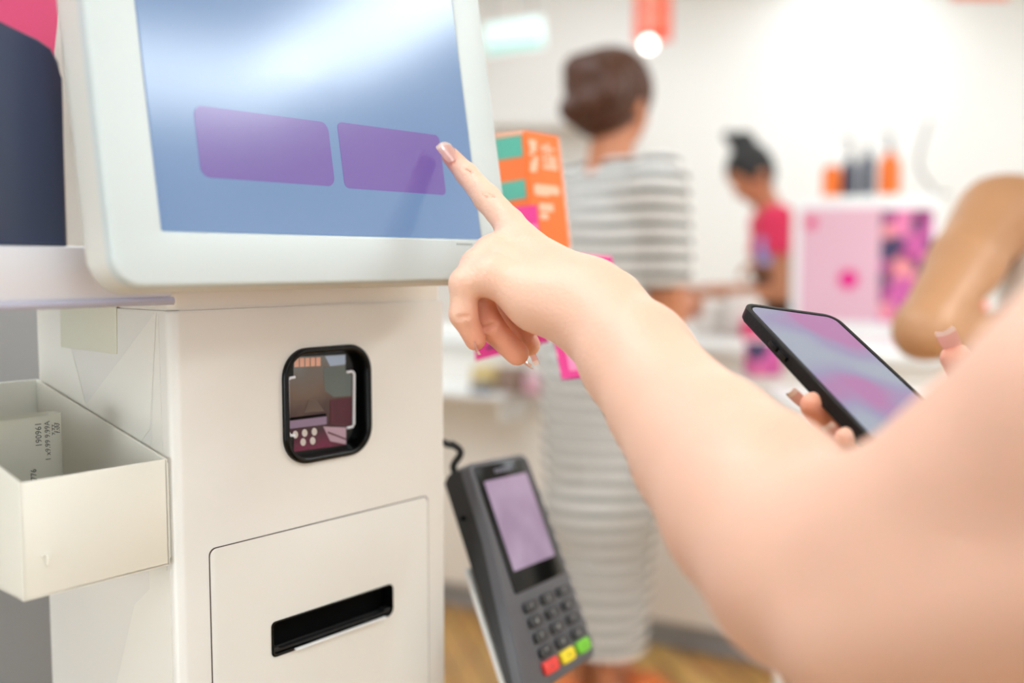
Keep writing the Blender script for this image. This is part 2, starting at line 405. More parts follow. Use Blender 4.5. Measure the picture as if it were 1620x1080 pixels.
class Field:
    def __init__(s, xs, ys, zs):
        s.ax = (xs, ys, zs); s.f = np.full((len(xs), len(ys), len(zs)), 1.0, np.float32)
    def slc(s, lo, hi, m):
        r = []
        for i in range(3):
            a = max(0, np.searchsorted(s.ax[i], lo[i] - m) - 1); b = min(len(s.ax[i]), np.searchsorted(s.ax[i], hi[i] + m) + 1)
            r.append(slice(a, max(b, a)))
        return tuple(r)
    def grid(s, sl):
        return (s.ax[0][sl[0]][:, None, None].astype(np.float32), s.ax[1][sl[1]][None, :, None].astype(np.float32), s.ax[2][sl[2]][None, None, :].astype(np.float32))
    def add(s, pr):
        sl = s.slc(*pr.box(), 0.03)
        if any(q.stop <= q.start for q in sl): return
        s.f[sl] = smin(s.f[sl], pr.d(*s.grid(sl)), pr.k)
    def add_chain(s, base, prims, k):
        """a finger: its own pieces blend, then it blends with the body but not with its neighbours"""
        lo = np.min([p.box()[0] for p in prims], 0); hi = np.max([p.box()[1] for p in prims], 0)
        sl = s.slc(lo, hi, 0.012)
        if any(q.stop <= q.start for q in sl): return
        G = s.grid(sl); d = np.full(tuple(q.stop - q.start for q in sl), 1.0, np.float32)
        for p in prims: d = smin(d, p.d(*G), p.k)
        s.f[sl] = np.minimum(s.f[sl], smin(base[sl], d, k))
    def cut(s, p, n):
        G = s.grid((slice(None),) * 3); n = unit(n)
        s.f = np.maximum(s.f, ((G[0] - p[0]) * n[0] + (G[1] - p[1]) * n[1] + (G[2] - p[2]) * n[2]).astype(np.float32))
    def sub(s, pr):
        sl = s.slc(*pr.box(), 0.03)
        if any(q.stop <= q.start for q in sl): return
        s.f[sl] = np.maximum(s.f[sl], -pr.d(*s.grid(sl)))
    def mesh(s, name, iters=2):
        f = s.f; nx, ny, nz = f.shape; f[0] = f[-1] = 1; f[:, 0] = f[:, -1] = 1; f[:, :, 0] = f[:, :, -1] = 1
        ins = f < 0
        c = np.zeros((nx - 1, ny - 1, nz - 1), np.int8)
        for i in (0, 1):
            for j in (0, 1):
                for k in (0, 1): c += ins[i:nx - 1 + i, j:ny - 1 + j, k:nz - 1 + k]
        act = (c > 0) & (c < 8); I, J, K = np.nonzero(act)
        idx = np.full(act.shape, -1, np.int64); idx[I, J, K] = np.arange(len(I))
        acc = np.zeros((len(I), 3)); cnt = np.zeros(len(I))
        offs = [(i, j, k) for i in (0, 1) for j in (0, 1) for k in (0, 1)]
        for a in offs:
            for b in offs:
                if sum(abs(a[t] - b[t]) for t in range(3)) != 1 or a > b: continue
                fa = f[I + a[0], J + a[1], K + a[2]]; fb = f[I + b[0], J + b[1], K + b[2]]
                m = (fa < 0) != (fb < 0); t = np.where(m, fa / (fa - fb + 1e-12), 0)
                for ax_i, (q, q0, q1) in enumerate(((I, a[0], b[0]), (J, a[1], b[1]), (K, a[2], b[2]))):
                    A = s.ax[ax_i]; pa = A[q + q0]; pb = A[q + q1]
                    acc[:, ax_i] += np.where(m, pa + (pb - pa) * t, 0)
                cnt += m
        co = acc / np.maximum(cnt, 1)[:, None]
        quads = []
        for ax_i in range(3):
            sl0 = [slice(1, -1)] * 3; sl1 = [slice(1, -1)] * 3; sl0[ax_i] = slice(0, -1); sl1[ax_i] = slice(1, None)
            A = ins[tuple(sl0)]; B = ins[tuple(sl1)]
            for flip, msk in ((False, A & ~B), (True, ~A & B)):
                q = np.array(np.nonzero(msk)).T
                if not len(q): continue
                for t in range(3):
                    if t != ax_i: q[:, t] += 1
                u, v = [(1, 2), (2, 0), (0, 1)][ax_i]
                def g(du, dv):
                    r = q.copy(); r[:, u] -= du; r[:, v] -= dv
                    return idx[r[:, 0], r[:, 1], r[:, 2]]
                Q = np.stack([g(1, 1), g(0, 1), g(0, 0), g(1, 0)], 1)
                quads.append(Q[:, ::-1] if flip else Q)
        Q = np.concatenate(quads); Q = Q[(Q >= 0).all(1)]
        E = np.concatenate([Q[:, [i, (i + 1) % 4]] for i in range(4)]); E = np.concatenate([E, E[:, ::-1]])
        deg = np.bincount(E[:, 0], minlength=len(co)).astype(float); deg[deg == 0] = 1
        for it in range(iters):
            for lam in (0.5, -0.48):
                av = np.stack([np.bincount(E[:, 0], weights=co[E[:, 1], t], minlength=len(co)) for t in range(3)], 1) / deg[:, None]
                co = co + lam * (av - co)
        me = bpy.data.meshes.new(name)
        me.vertices.add(len(co)); me.vertices.foreach_set('co', co.ravel())
        me.loops.add(len(Q) * 4); me.loops.foreach_set('vertex_index', Q.ravel().astype(np.int32))
        me.polygons.add(len(Q)); me.polygons.foreach_set('loop_start', np.arange(len(Q), dtype=np.int32) * 4)
        me.update(calc_edges=True); me.validate()
        return me

def body_obj(name, fld, m, parent, iters=3):
    me = fld.mesh(name, iters)
    return link_mesh(name, me, m, parent, smooth=180)

# ------------------------------------------------------------------ picture geometry: a pixel of the photograph at a depth -> a point of the place
CF = np.array([0, math.cos(PITCH), -math.sin(PITCH)]); CU = np.array([0, math.sin(PITCH), math.cos(PITCH)]); CR = np.array([1.0, 0, 0])
CC = np.array([0, 0, CAM_H])
def ray(x, y): return CF + (x - 810) / FPX * CR + (540 - y) / FPX * CU
def P(x, y, d): return CC + d * ray(x, y)
def hit(x, y, O, n):
    r = ray(x, y); n = np.asarray(n, float); return CC + ((np.asarray(O, float) - CC) @ n) / (r @ n) * r

# ------------------------------------------------------------------ the kiosk's frame: x along its front, y up, z out of the front
KU = (0.653557, 0.756877, 0); KN = (0.756877, -0.653557, 0)
KF = Fr((-0.21703, 0.63364, 0), KU, (0, 0, 1), KN)
KTOP = 1.1175

# ------------------------------------------------------------------ room
RX0, RX1, RY0, RY1 = -2.6, 4.4, -3.0, 6.2
bm = bmesh.new(); box(bm, WF, RX0 - .1, RX1 + .1, RY0, RY1 + .1, -0.1, 0.0); struct('floor', bm, M['wood'])
bm = bmesh.new(); box(bm, WF, RX0 - .1, RX1 + .1, RY0, RY1 + .1, CEIL, CEIL + 0.1); struct('ceiling', bm, M['ceil'])
bm = bmesh.new(); box(bm, WF, RX0 - .1, RX1 + .1, RY1, RY1 + .1, 0, CEIL); struct('wall_back', bm, M['wall'])
bm = bmesh.new(); box(bm, WF, RX0 - .1, RX0, RY0, RY1, 0, CEIL); struct('wall_left', bm, M['wallg'])
bm = bmesh.new(); box(bm, WF, RX1, RX1 + .1, RY0, RY1, 0, CEIL); struct('wall_right', bm, M['wall'])
bm = bmesh.new(); box(bm, WF, RX0 - .1, 1.0, RY0 - .1, RY0, 0, CEIL); struct('wall_front', bm, M['greyboard'])  # unseen part wall, added behind the camera to shade the near arm
# a boxed-in soffit across the left of the back wall, whose lower edge shows as a soft grey line
bm = bmesh.new(); box(bm, WF, RX0, 0.72, RY1 - .3, RY1, 1.93, CEIL); struct('trim_1', bm, M['wallg'])

lampno = 0
def ceiling_light(cx, cy, w, l, ang, label, lm='lamp'):
    t = thing('ceiling_light', (cx, cy, CEIL - 0.03), label, 'ceiling light', 'flat white light panels on the shop ceiling')
    F = Fr((cx, cy, CEIL - 0.03), (math.cos(ang), math.sin(ang), 0), (-math.sin(ang), math.cos(ang), 0))
    bm = bmesh.new(); ring(bm, F, rrect(-w/2-.02, w/2+.02, -l/2-.02, l/2+.02, .01), rrect(-w/2, w/2, -l/2, l/2, .01), -0.005, 0.03)
    obj('frame', bm, M['white'], t)
    bm = bmesh.new(); prism(bm, F, rrect(-w/2, w/2, -l/2, l/2, .01), 0.0, 0.02); obj('diffuser', bm, M[lm], t)
SAME = 'flat white light panel flush under the white shop ceiling'
for cx, cy, w, l, ang in ((1.6, -.8, .6, 1.2, 0), (1.6, -2.2, .6, 1.2, 0), (-0.9, 0.9, .6, 1.2, 0), (-1.2, 3.6, .6, 1.2, 0), (-1.1, 2.4, .6, 1.2, 0), (0.6, 4.6, .6, 1.2, 0), (3.6, 4.6, .6, 1.2, 0), (2.1, 5.4, .6, 1.2, 0), (-0.2, -1.4, .6, 1.2, 0), (-0.6, 0.1, .6, 1.2, 0)):
    ceiling_light(cx, cy, w, l, ang, SAME)
ceiling_light(3.10, 0.15, 0.50, 1.2, math.radians(-38), 'bright strip lamp under the ceiling near the right wall, the shorter of the slanting pair', 'striplamp')
ceiling_light(2.80, 1.25, 0.60, 1.5, math.radians(42), 'bright strip lamp under the ceiling near the right wall, the longer of the slanting pair', 'striplamp')

# ------------------------------------------------------------------ kiosk
kb = Vector(KF.p(0.125, 0, -0.092))
kiosk = thing('self_checkout_kiosk', kb, 'cream self checkout cabinet under the blue touch screen', 'kiosk')
def carve(me, cutters):
    """cut the openings out of a panel"""
    o = bpy.data.objects.new('carved', me); COL.objects.link(o); cs = []
    for pts, z0, z1 in cutters:
        b = bmesh.new(); prism(b, KF, pts, z0, z1); bmesh.ops.recalc_face_normals(b, faces=b.faces); cm = bpy.data.meshes.new('cut'); b.to_mesh(cm); b.free()
        c = bpy.data.objects.new('cut', cm); COL.objects.link(c); cs.append(c)
        md = o.modifiers.new('cut', 'BOOLEAN'); md.operation = 'DIFFERENCE'; md.object = c; md.solver = 'EXACT'
    out = bpy.data.meshes.new_from_object(o.evaluated_get(bpy.context.evaluated_depsgraph_get()))
    for c in cs + [o]: bpy.data.objects.remove(c)
    return out
def solid(fn):
    b = bmesh.new(); fn(b); bmesh.ops.recalc_face_normals(b, faces=b.faces); me = bpy.data.meshes.new('panel'); b.to_mesh(me); b.free(); return me
ox0, ox1, oy0, oy1 = 0.0838, 0.1650, 0.9895, 1.0735
hole = rrect(ox0 + .002, ox1 - .002, oy0 + .002, oy1 - .002, .019, 10)
slot_hole = rrect(0.0712, 0.1853, 0.8560, 0.8796, .003)
me = solid(lambda b: prism(b, Fr(KF.p(0, 0, 0), KF.x, -KF.z, KF.y), rrect(-0.001, 0.248, 0.0, 0.192, [.006, .006, .007, .006], 5), 0, 1.1035, .002))
link_mesh('cabinet_body', carve(me, [(hole, -.016, .02), (slot_hole, -.014, .02)]), M['kiosk'], kiosk)
bm = bmesh.new(); prism(bm, Fr(KF.p(0, 0, 0), KF.x, -KF.z, KF.y), rrect(0.001, 0.246, 0.003, 0.190, .006, 5), 1.1036, KTOP, .002)
obj('top_cap', bm, M['kiosk_trim'], kiosk)
d0, d1, dt, db_ = 0.0225, 0.2262, 0.9442, 0.30
def seam_path(g): return rrect(d0 - g, d1 + g, db_ - g, dt + g, 0.005)
bm = bmesh.new(); ring(bm, KF, seam_path(0.0), seam_path(-0.0007), -0.002, 0.0004); obj('door_seam', bm, M['gap'], kiosk)
me = solid(lambda b: prism(b, KF, seam_path(-0.0007), -0.004, 0.0007, 0.0003))
dr = link_mesh('door', carve(me, [(slot_hole, -.02, .02)]), M['door'], kiosk)
so = rrect(0.0703, 0.1862, 0.8545, 0.8805, [.0045, .0035, .004, .0065]); si = rrect(0.0722, 0.1845, 0.8568, 0.8794, [.0035, .0025, .003, .005])
bm = bmesh.new(); ring(bm, KF, so, si, -0.012, 0.0016, 0.0006); sl = obj('slot_bezel', bm, M['black'], dr)
bm = bmesh.new(); prism(bm, KF, rrect(0.0718, 0.1848, 0.8560, 0.8798, .003), -.0125, -0.0110); obj('slot_opening', bm, M['soot'], dr)
bm = bmesh.new(); prism(bm, KF, [(0.0725, .8575), (0.1843, .8575), (.1843, .8612), (.178, .8612), (.176, .8590), (.078, .8590), (.076, .8612), (.0725, .8612)], -.006, 0.0004, .0004); obj('slot_guide', bm, M['blackm'], dr)
bm = bmesh.new(); box(bm, KF, 0.0895, 0.1765, 0.8553, 0.8563, -0.001, 0.0046, .0003); obj('paper_lip', bm, M['white'], dr)
# scanner window: a deep rounded bezel with the glass set back in it
GD = -0.0060
bm = bmesh.new(); ring(bm, KF, rrect(ox0, ox1, oy0, oy1, .021, 10), rrect(ox0 + .0046, ox1 - .0046, oy0 + .0046, oy1 - .0046, .017, 10), GD - .002, 0.0036, 0.0020, 4)
sw = obj('scanner_bezel', bm, M['black'], kiosk)
bm = bmesh.new(); prism(bm, KF, rrect(ox0 + .003, ox1 - .003, oy0 + .003, oy1 - .003, .018, 10), GD - .004, GD); obj('scanner_glass', bm, M['black'], sw)
def gp(x, y, c=GD):
    """a spot on the glass"""
    h = hit(440 + x / 4.906, 530 + y / 4.906, KF.p(0, 0, c), KN); return ((Vector(h) - KF.o).dot(KF.x), h[2])
def on_glass(name, pts, lift, m, thick=.0002):  # flat glowing shapes that paint mostly reflections in the window
    bm = bmesh.new(); prism(bm, KF, [gp(*q) for q in pts][::-1], GD + lift - thick, GD + lift); return obj(name, bm, M[m], sw)
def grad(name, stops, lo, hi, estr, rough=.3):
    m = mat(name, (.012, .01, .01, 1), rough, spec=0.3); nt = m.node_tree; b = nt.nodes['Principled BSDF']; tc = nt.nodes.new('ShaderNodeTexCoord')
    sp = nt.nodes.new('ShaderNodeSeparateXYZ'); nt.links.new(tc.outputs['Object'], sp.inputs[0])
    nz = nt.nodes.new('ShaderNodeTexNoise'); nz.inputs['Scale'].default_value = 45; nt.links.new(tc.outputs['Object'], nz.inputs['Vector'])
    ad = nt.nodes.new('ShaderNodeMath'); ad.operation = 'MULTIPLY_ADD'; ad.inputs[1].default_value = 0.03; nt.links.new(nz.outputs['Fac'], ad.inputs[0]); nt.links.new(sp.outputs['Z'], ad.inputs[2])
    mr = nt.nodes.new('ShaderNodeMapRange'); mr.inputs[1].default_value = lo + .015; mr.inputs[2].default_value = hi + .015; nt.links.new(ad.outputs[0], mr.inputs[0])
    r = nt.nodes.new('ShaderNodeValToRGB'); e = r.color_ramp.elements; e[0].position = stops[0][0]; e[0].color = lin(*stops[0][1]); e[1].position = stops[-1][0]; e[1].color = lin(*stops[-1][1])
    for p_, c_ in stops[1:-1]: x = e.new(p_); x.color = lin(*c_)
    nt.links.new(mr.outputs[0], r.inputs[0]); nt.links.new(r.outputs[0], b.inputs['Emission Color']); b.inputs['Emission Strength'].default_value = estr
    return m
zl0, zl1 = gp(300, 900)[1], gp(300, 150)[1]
M['reader'] = grad('lit_reader_chamber', [(0.0, (104, 8, 50)), (0.22, (52, 14, 28)), (0.42, (72, 48, 40)), (0.65, (106, 82, 66)), (0.85, (104, 92, 82)), (1.0, (110, 112, 108))], zl0, zl1, 0.8, 0.12)  # window reflections painted as a glowing vertical gradient
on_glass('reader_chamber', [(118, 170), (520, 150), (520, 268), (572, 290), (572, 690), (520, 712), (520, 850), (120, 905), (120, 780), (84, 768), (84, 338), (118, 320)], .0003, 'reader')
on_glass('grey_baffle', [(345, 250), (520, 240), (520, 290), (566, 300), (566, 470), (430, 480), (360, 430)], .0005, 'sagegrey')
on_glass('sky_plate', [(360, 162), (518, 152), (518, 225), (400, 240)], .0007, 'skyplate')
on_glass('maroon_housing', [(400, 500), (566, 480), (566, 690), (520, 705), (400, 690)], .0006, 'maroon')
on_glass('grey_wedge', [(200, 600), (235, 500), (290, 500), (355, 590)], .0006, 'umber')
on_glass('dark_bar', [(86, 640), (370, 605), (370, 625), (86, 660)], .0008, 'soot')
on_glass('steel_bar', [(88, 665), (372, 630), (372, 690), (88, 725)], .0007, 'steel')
for k in range(5): on_glass('reader_lamp', [(122 + k * 42, 180 - k * 2), (156 + k * 42, 178 - k * 2), (156 + k * 42, 246 - k * 2), (122 + k * 42, 248 - k * 2)], .0008, 'led')  # row of peach spots painted as part of the window's reflections
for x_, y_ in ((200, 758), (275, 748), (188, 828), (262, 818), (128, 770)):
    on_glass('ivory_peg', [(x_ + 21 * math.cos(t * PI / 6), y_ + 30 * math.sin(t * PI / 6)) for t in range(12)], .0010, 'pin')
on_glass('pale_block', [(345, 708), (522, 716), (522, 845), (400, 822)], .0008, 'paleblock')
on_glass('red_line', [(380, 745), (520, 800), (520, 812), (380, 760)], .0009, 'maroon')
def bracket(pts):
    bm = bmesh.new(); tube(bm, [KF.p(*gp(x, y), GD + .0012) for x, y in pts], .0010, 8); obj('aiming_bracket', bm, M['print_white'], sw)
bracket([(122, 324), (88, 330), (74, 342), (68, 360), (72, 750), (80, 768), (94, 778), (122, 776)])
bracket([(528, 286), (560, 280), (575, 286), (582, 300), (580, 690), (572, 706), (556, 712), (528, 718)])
# side face: square sticker, strips of clear tape
SF = Fr(KF.p(-0.001, 0, 0), -KF.z, KF.y, -KF.x)       # x back along the side, y up, z out to the left
bm = bmesh.new(); prism(bm, SF, [(0.0668, 1.112), (0.1487, 1.112), (0.151, 1.0725), (0.0688, 1.0722)], 0, 0.0011, .0003); obj('sticker', bm, M['sticker'], kiosk)
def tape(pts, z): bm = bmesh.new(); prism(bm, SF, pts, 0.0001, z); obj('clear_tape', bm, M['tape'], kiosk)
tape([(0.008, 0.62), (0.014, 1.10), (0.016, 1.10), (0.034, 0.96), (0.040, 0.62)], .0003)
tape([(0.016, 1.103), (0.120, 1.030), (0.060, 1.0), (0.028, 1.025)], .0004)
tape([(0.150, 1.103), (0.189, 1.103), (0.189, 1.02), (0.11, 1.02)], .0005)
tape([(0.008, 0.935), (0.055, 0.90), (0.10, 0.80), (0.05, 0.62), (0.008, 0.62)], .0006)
# neck that carries the screen
bm = bmesh.new(); box(bm, KF, 0.075, 0.185, KTOP - .01, 1.30, -0.085, -0.035, .006); obj('screen_neck', bm, M['kiosk'], kiosk)

# ------------------------------------------------------------------ touch screen monitor, leaning back 9.5 degrees
TH = math.radians(9.5)
MT = Vector((0, 0, 1)) * math.cos(TH) - Vector(KN) * math.sin(TH); MN = Vector(KN) * math.cos(TH) + Vector((0, 0, 1)) * math.sin(TH)
MF = Fr((-0.19241, 0.55214, 1.15237), KU, MT, MN)
SH = 0.215
mon = thing('touch_screen', MF.p(0.13, -0.031, -0.02), 'white framed touch screen glowing blue with two purple buttons', 'touch screen')
bx0, bx1, by0, by1 = -0.0305, 0.2915, -0.0312, SH + 0.03
outer = rrect(bx0, bx1, by0, by1, .016, 8); inner = rrect(0, 0.2597, 0, SH, .0008, 8)
bm = bmesh.new(); ring(bm, MF, outer, inner, -0.008, 0.0, 0.0025, 4); obj('bezel', bm, M['monitor'], mon)
bm = bmesh.new(); prism(bm, MF, rrect(bx0 + .0005, bx1 - .0005, by0 + .0005, by1 - .0005, .016, 8), -0.031, -0.0075, 0.003, 3); obj('housing', bm, M['monitor_side'], mon)
bm = bmesh.new(); prism(bm, MF, rrect(0, 0.2597, 0, SH, .0008, 8), -0.006, -0.0006); dsp = obj('display', bm, M['display'], mon)
def skew(x0, x1, y0, y1, r): return rrect(x0, x1, y0, y1, r, 6)
bm = bmesh.new(); prism(bm, MF, skew(0.0282, 0.1257, 0.0317, 0.0738, .006), -0.0007, -0.0003); obj('on_screen_button', bm, M['button'], dsp)
bm = bmesh.new(); prism(bm, MF, skew(0.1337, 0.2278, 0.0312, 0.0752, .004), -0.0007, -0.0003); obj('on_screen_button', bm, M['button'], dsp)
bm = bmesh.new()
for k in range(7): box(bm, MF, 0.232 + k * .0024, 0.2338 + k * .0024, -0.0052, -0.0040, 0.0, 0.0002)
obj('brand_print', bm, M['inksoft'], mon)

# ------------------------------------------------------------------ shelf on the kiosk's left, canister, back board, poster
sh = thing('acrylic_shelf', KF.p(-0.2, 1.108, -0.09), 'frosted white acrylic shelf fixed to the left side of the checkout cabinet', 'shelf')
bm = bmesh.new(); box(bm, KF, -0.42, -0.0022, 1.1125, 1.1440, -0.19, 0.006, .002); obj('shelf_board', bm, M['shelf'], sh)
bm = bmesh.new(); tube(bm, [KF.p(-0.42, 1.1105, 0.006), KF.p(-0.0022, 1.1105, 0.006)], .0026, 10); obj('edge_rail', bm, M['rail'], sh)

can = thing('canister', KF.p(-0.155, 1.1442, -0.035), 'dark navy sloping shouldered canister standing on the acrylic shelf', 'canister')
def oncan(px, py):
    h = hit(px, py, KF.p(0, 0, 0), KN); return ((Vector(h) - KF.o).dot(KF.x), h[2])
prof = [(-0.26, 1.1442)] + [oncan(*q) for q in ((108, 392), (98, 124), (94, 98), (82, 76), (60, 61), (0, 34))]
prof[1] = (prof[1][0], 1.1442); xl, zl_ = prof[-1]
prof += [(xl - .02, zl_ + .008), (xl - .06, zl_ + .008), (-.25, zl_ - .01), (-.26, zl_ - .02)]
bm = bmesh.new(); prism(bm, KF, prof, -0.075, 0.0, .0022, 3); obj('canister_body', bm, M['navy'], can)
bm = bmesh.new(); prism(bm, KF, rrect(xl - .055, xl - .015, zl_, zl_ + .05, .004), -0.06, -0.015, .003); obj('neck', bm, M['navy'], can)

pe = []
for q_ in ((85, 90), (95, 0)):
    h_ = Vector(hit(*q_, KF.p(0, 0, -.1765), KN)); pe.append(((h_ - KF.o).dot(KF.x), h_.z))
k_ = (pe[1][0] - pe[0][0]) / (pe[1][1] - pe[0][1]); pe = [(pe[0][0] + (1.20 - pe[0][1]) * k_, 1.20), (pe[1][0] + (1.70 - pe[1][1]) * k_, 1.70)]
bd = thing('display_board', KF.p(-0.22, 1.1442, -0.18), 'cream backing board rising from the shelf behind the navy canister', 'board')
bm = bmesh.new(); box(bm, KF, -0.43, 0.02, 1.1442, 1.75, -0.188, -0.178, .001); obj('board_panel', bm, M['kiosk'], bd)
bm = bmesh.new(); prism(bm, Fr(KF.o, KF.x, KF.y, KF.z), [(-0.42, 1.20)] + pe + [(-0.42, 1.70)], -0.1779, -0.1765); pp = obj('poster', bm, M['crimson'], None)
tag(pp, 'raspberry pink poster on the cream board above the navy canister', 'poster')
# grey cabinet behind and below
gc = bmesh.new(); box(gc, KF, -1.2, 0.32, 0.0, 1.12, -0.62, -0.42, .004)
gcb = obj('storage_cabinet', gc, M['greyboard']); tag(gcb, 'plain grey cabinet behind the receipt tray, left of the checkout cabinet', 'cabinet')

# ------------------------------------------------------------------ receipt tray on the kiosk's side
tr = thing('receipt_tray', KF.p(-0.055, 0.939, -0.09), 'open ivory tray hung on the left side of the checkout cabinet', 'tray')
bm = bmesh.new(); TX0, TX1 = -0.0965, -0.0032; TB, TT, TT2, TD = 0.9385, 1.0085, 1.046, 0.188; w = .0022
box(bm, KF, TX0, TX1, TB, TT, -0.004 - w, -0.004, .0008)
box(bm, KF, TX0, TX1, TB, TT2, -TD, -TD + w, .0005)
box(bm, KF, TX0, TX1, TB, TB + w, -TD, -0.004, .0005)
LF = Fr(KF.p(0, 0, 0), -KF.z, KF.y, KF.x)
side = [(0.004, TB), (TD, TB), (TD, TT2), (0.004, TT)]
prism(bm, LF, side, TX0, TX0 + w, .0005); prism(bm, LF, side, TX1 - w, TX1, .0005)
obj('tray_bin', bm, M['tray'], tr)
bm = bmesh.new(); box(bm, KF, TX1, -0.0012, TB + .004, TT - .003, -0.05, -0.006, .0006); obj('mounting_rail', bm, M['tray'], tr)
bm = bmesh.new(); box(bm, KF, -0.083, -0.0805, 0.957, 0.9645, -0.0042, -0.002, .0006); box(bm, KF, -0.086, -0.0812, 0.9625, 0.9645, -0.0042, -0.0025, .0004); obj('latch_tab', bm, M['tray'], tr)

# folded receipt in the tray
rc = thing('receipt', KF.p(-0.085, TB + w, -0.06), 'curled white paper receipt with grey print standing in the ivory tray', 'receipt')
def atc(px, py, c):
    h = hit(px, py, KF.p(0, 0, c), KN); return ((Vector(h) - KF.o).dot(KF.x), h[2])
aR = atc(97, 700, -.075)[0]; rz0, rz1 = TB + w + .0003, atc(80, 656, -.067)[1]
loop = [(-0.0935, -0.0655), (aR - .022, -0.066), (aR - .011, -0.0672), (aR - .004, -0.0698), (aR - .0004, -0.073), (aR, -0.077), (aR - .003, -0.0815), (aR - .010, -0.0845), (-0.0935, -0.087)]
sp_ = smoothpath([(a, c, 0) for a, c in loop], 6)
bm = bmesh.new(); rows = []
for p in sp_: rows.append((bm.verts.new(KF.p(p.x, rz0, p.y)), bm.verts.new(KF.p(p.x, rz1, p.y))))
for A, B in zip(rows, rows[1:]): bm.faces.new((A[0], B[0], B[1], A[1]))
g = bmesh.ops.solidify(bm, geom=list(bm.faces), thickness=0.00015)
obj('paper_sheet', bm, M['paper'], rc)
def rtext(s, a, b, c, size, slant=0.0):
    X = (Vector(KF.y)).normalized(); Y = (-KF.x + KF.z * slant).normalized()
    text_obj('printed_line', s, Fr(KF.p(a, b, c), X, Y), size, M['ink'], rc)
def atr(px, py):
    return atc(px, py, -.067)
for s, px, py, sz, co in (('190961', 60, 687, .0054, 0), ('1 x9.99 9.99A', 75, 697, .0046, 0), ('-776', 52, 752, .0050, 0), ('9.99', 84, 680, .0042, .0008), ('1.99', 89, 677, .0042, .0016), ('1.00', 93, 678, .0042, .003)):
    a, b = atr(px, py); 
    cz = np.interp(a, [q[0] for q in loop[:6]], [q[1] for q in loop[:6]])
    rtext(s, a, b, cz + 0.0007, sz, -0.12 if px < 80 else -0.6)

# ------------------------------------------------------------------ card terminal
TS = 0.926
def scl(p): return CC + (np.asarray(p) - CC) * TS
TFm = Fr(scl((-0.03497776, 0.9368014, 0.93207814)), (0.47, 0.8786, -0.0847), (-0.324, 0.261, 0.9094))
TFm.y = (TFm.y - TFm.x * TFm.y.dot(TFm.x)).normalized(); TFm.z = TFm.x.cross(TFm.y)
class SFr(Fr): pass
def T(v): return v * TS
term = thing('card_terminal', TFm.p(T(.05), T(-.2), T(-.03)), 'dark grey card payment terminal with red, yellow and green keys', 'card terminal')
outl = [(-.006, .003), (-.004, .009), (.004, .0125), (.104, .0125), (.112, .009), (.1150, .002), (.1165, -.060), (.1195, -.190), (.118, -.199), (.111, -.205), (-.026, -.205), (-.034, -.201), (-.036, -.192), (-.020, -.115), (-.0085, -.06)]
outl = [(T(a), T(b)) for a, b in outl]
bm = bmesh.new(); prism(bm, TFm, outl[::-1], T(-.011), 0.0, T(.003), 3, both=False); obj('top_shell', bm, M['term'], term)
inn = [(a * .985 + T(.0008), b * .985) for a, b in outl]
bm = bmesh.new()
def backz(a, b):
    y = b / TS; return T(float(np.interp(y, [-.205, -.12, -.03, .0, .0125], [-.018, -.022, -.036, -.035, -.024])))
prism(bm, TFm, inn[::-1], 0, T(-.0105), 0.0, z0f=backz); obj('lower_shell', bm, M['termside'], term)
bm = bmesh.new(); prism(bm, TFm, rrect(T(-.0), T(.1085), T(-.117), T(.0075), T(.003)), -.001, .0009, .0004); bz = obj('screen_bezel', bm, M['black'], term)
bm = bmesh.new(); prism(bm, TFm, rrect(T(.010), T(.0985), T(-.097), T(-.008), T(.0015)), .0002, .0012); obj('terminal_display', bm, M['termscreen'], bz)
bm = bmesh.new()
for k in range(6): box(bm, TFm, T(.036 + k * .006), T(.0405 + k * .006), T(-.0025), T(.002), .0009, .0011)
obj('brand_print', bm, M['greyd'], bz)
keys = [['1', '2', '3'], ['4', '5', '6'], ['7', '8', '9'], ['*', '0', '#']]
for j in range(4):
    for i in range(3):
        a, b = T(.0185 + i * .0361), T(-.1324 - j * .0144)
        bm = bmesh.new(); prism(bm, TFm, rrect(a - T(.0125), a + T(.0125), b - T(.0048), b + T(.0048), T(.003)), -.001, .0028, .0009)
        kk = obj('number_key', bm, M['key'], term)
        text_obj('key_digit', keys[j][i], Fr(TFm.p(a, b, .0029), TFm.x, TFm.y), T(.0075), M['keyprint'], kk)
for i, (c, sy) in enumerate((('red', 'x'), ('yellow', '<'), ('green', 'o'))):
    a, b = T(.0185 + i * .037), T(-.1892)
    bm = bmesh.new(); prism(bm, TFm, rrect(a - T(.0145), a + T(.0145), b - T(.0060), b + T(.0060), T(.003)), -.001, .003, .0009)
    kk = obj(c + '_key', bm, M[c], term)
    text_obj('key_symbol', sy, Fr(TFm.p(a, b, .0031), TFm.x, TFm.y), T(.007), M['ink'], kk)
bm = bmesh.new(); lathe(bm, TFm.p(T(-.014), T(-.035), T(-.018)), [(.0022, 0), (.0022, .003)], 12, -TFm.x); obj('side_socket', bm, M['soot'], term)
# cable from its top to the cabinet
c0 = TFm.p(T(.0), T(.004), T(-.020))
bm = bmesh.new(); tube(bm, smoothpath([c0, TFm.p(T(.0), T(.016), T(-.020)), Vector(P(729, 716, .882)), Vector(P(716, 703, .886)), Vector(P(700, 699, .895)), KF.p(.247, 1.006, -.10)], 6), .0032, 10)
cb = obj('cable', bm, M['blackm']); tag(cb, 'short black cable running from the card terminal to the checkout cabinet', 'cable')
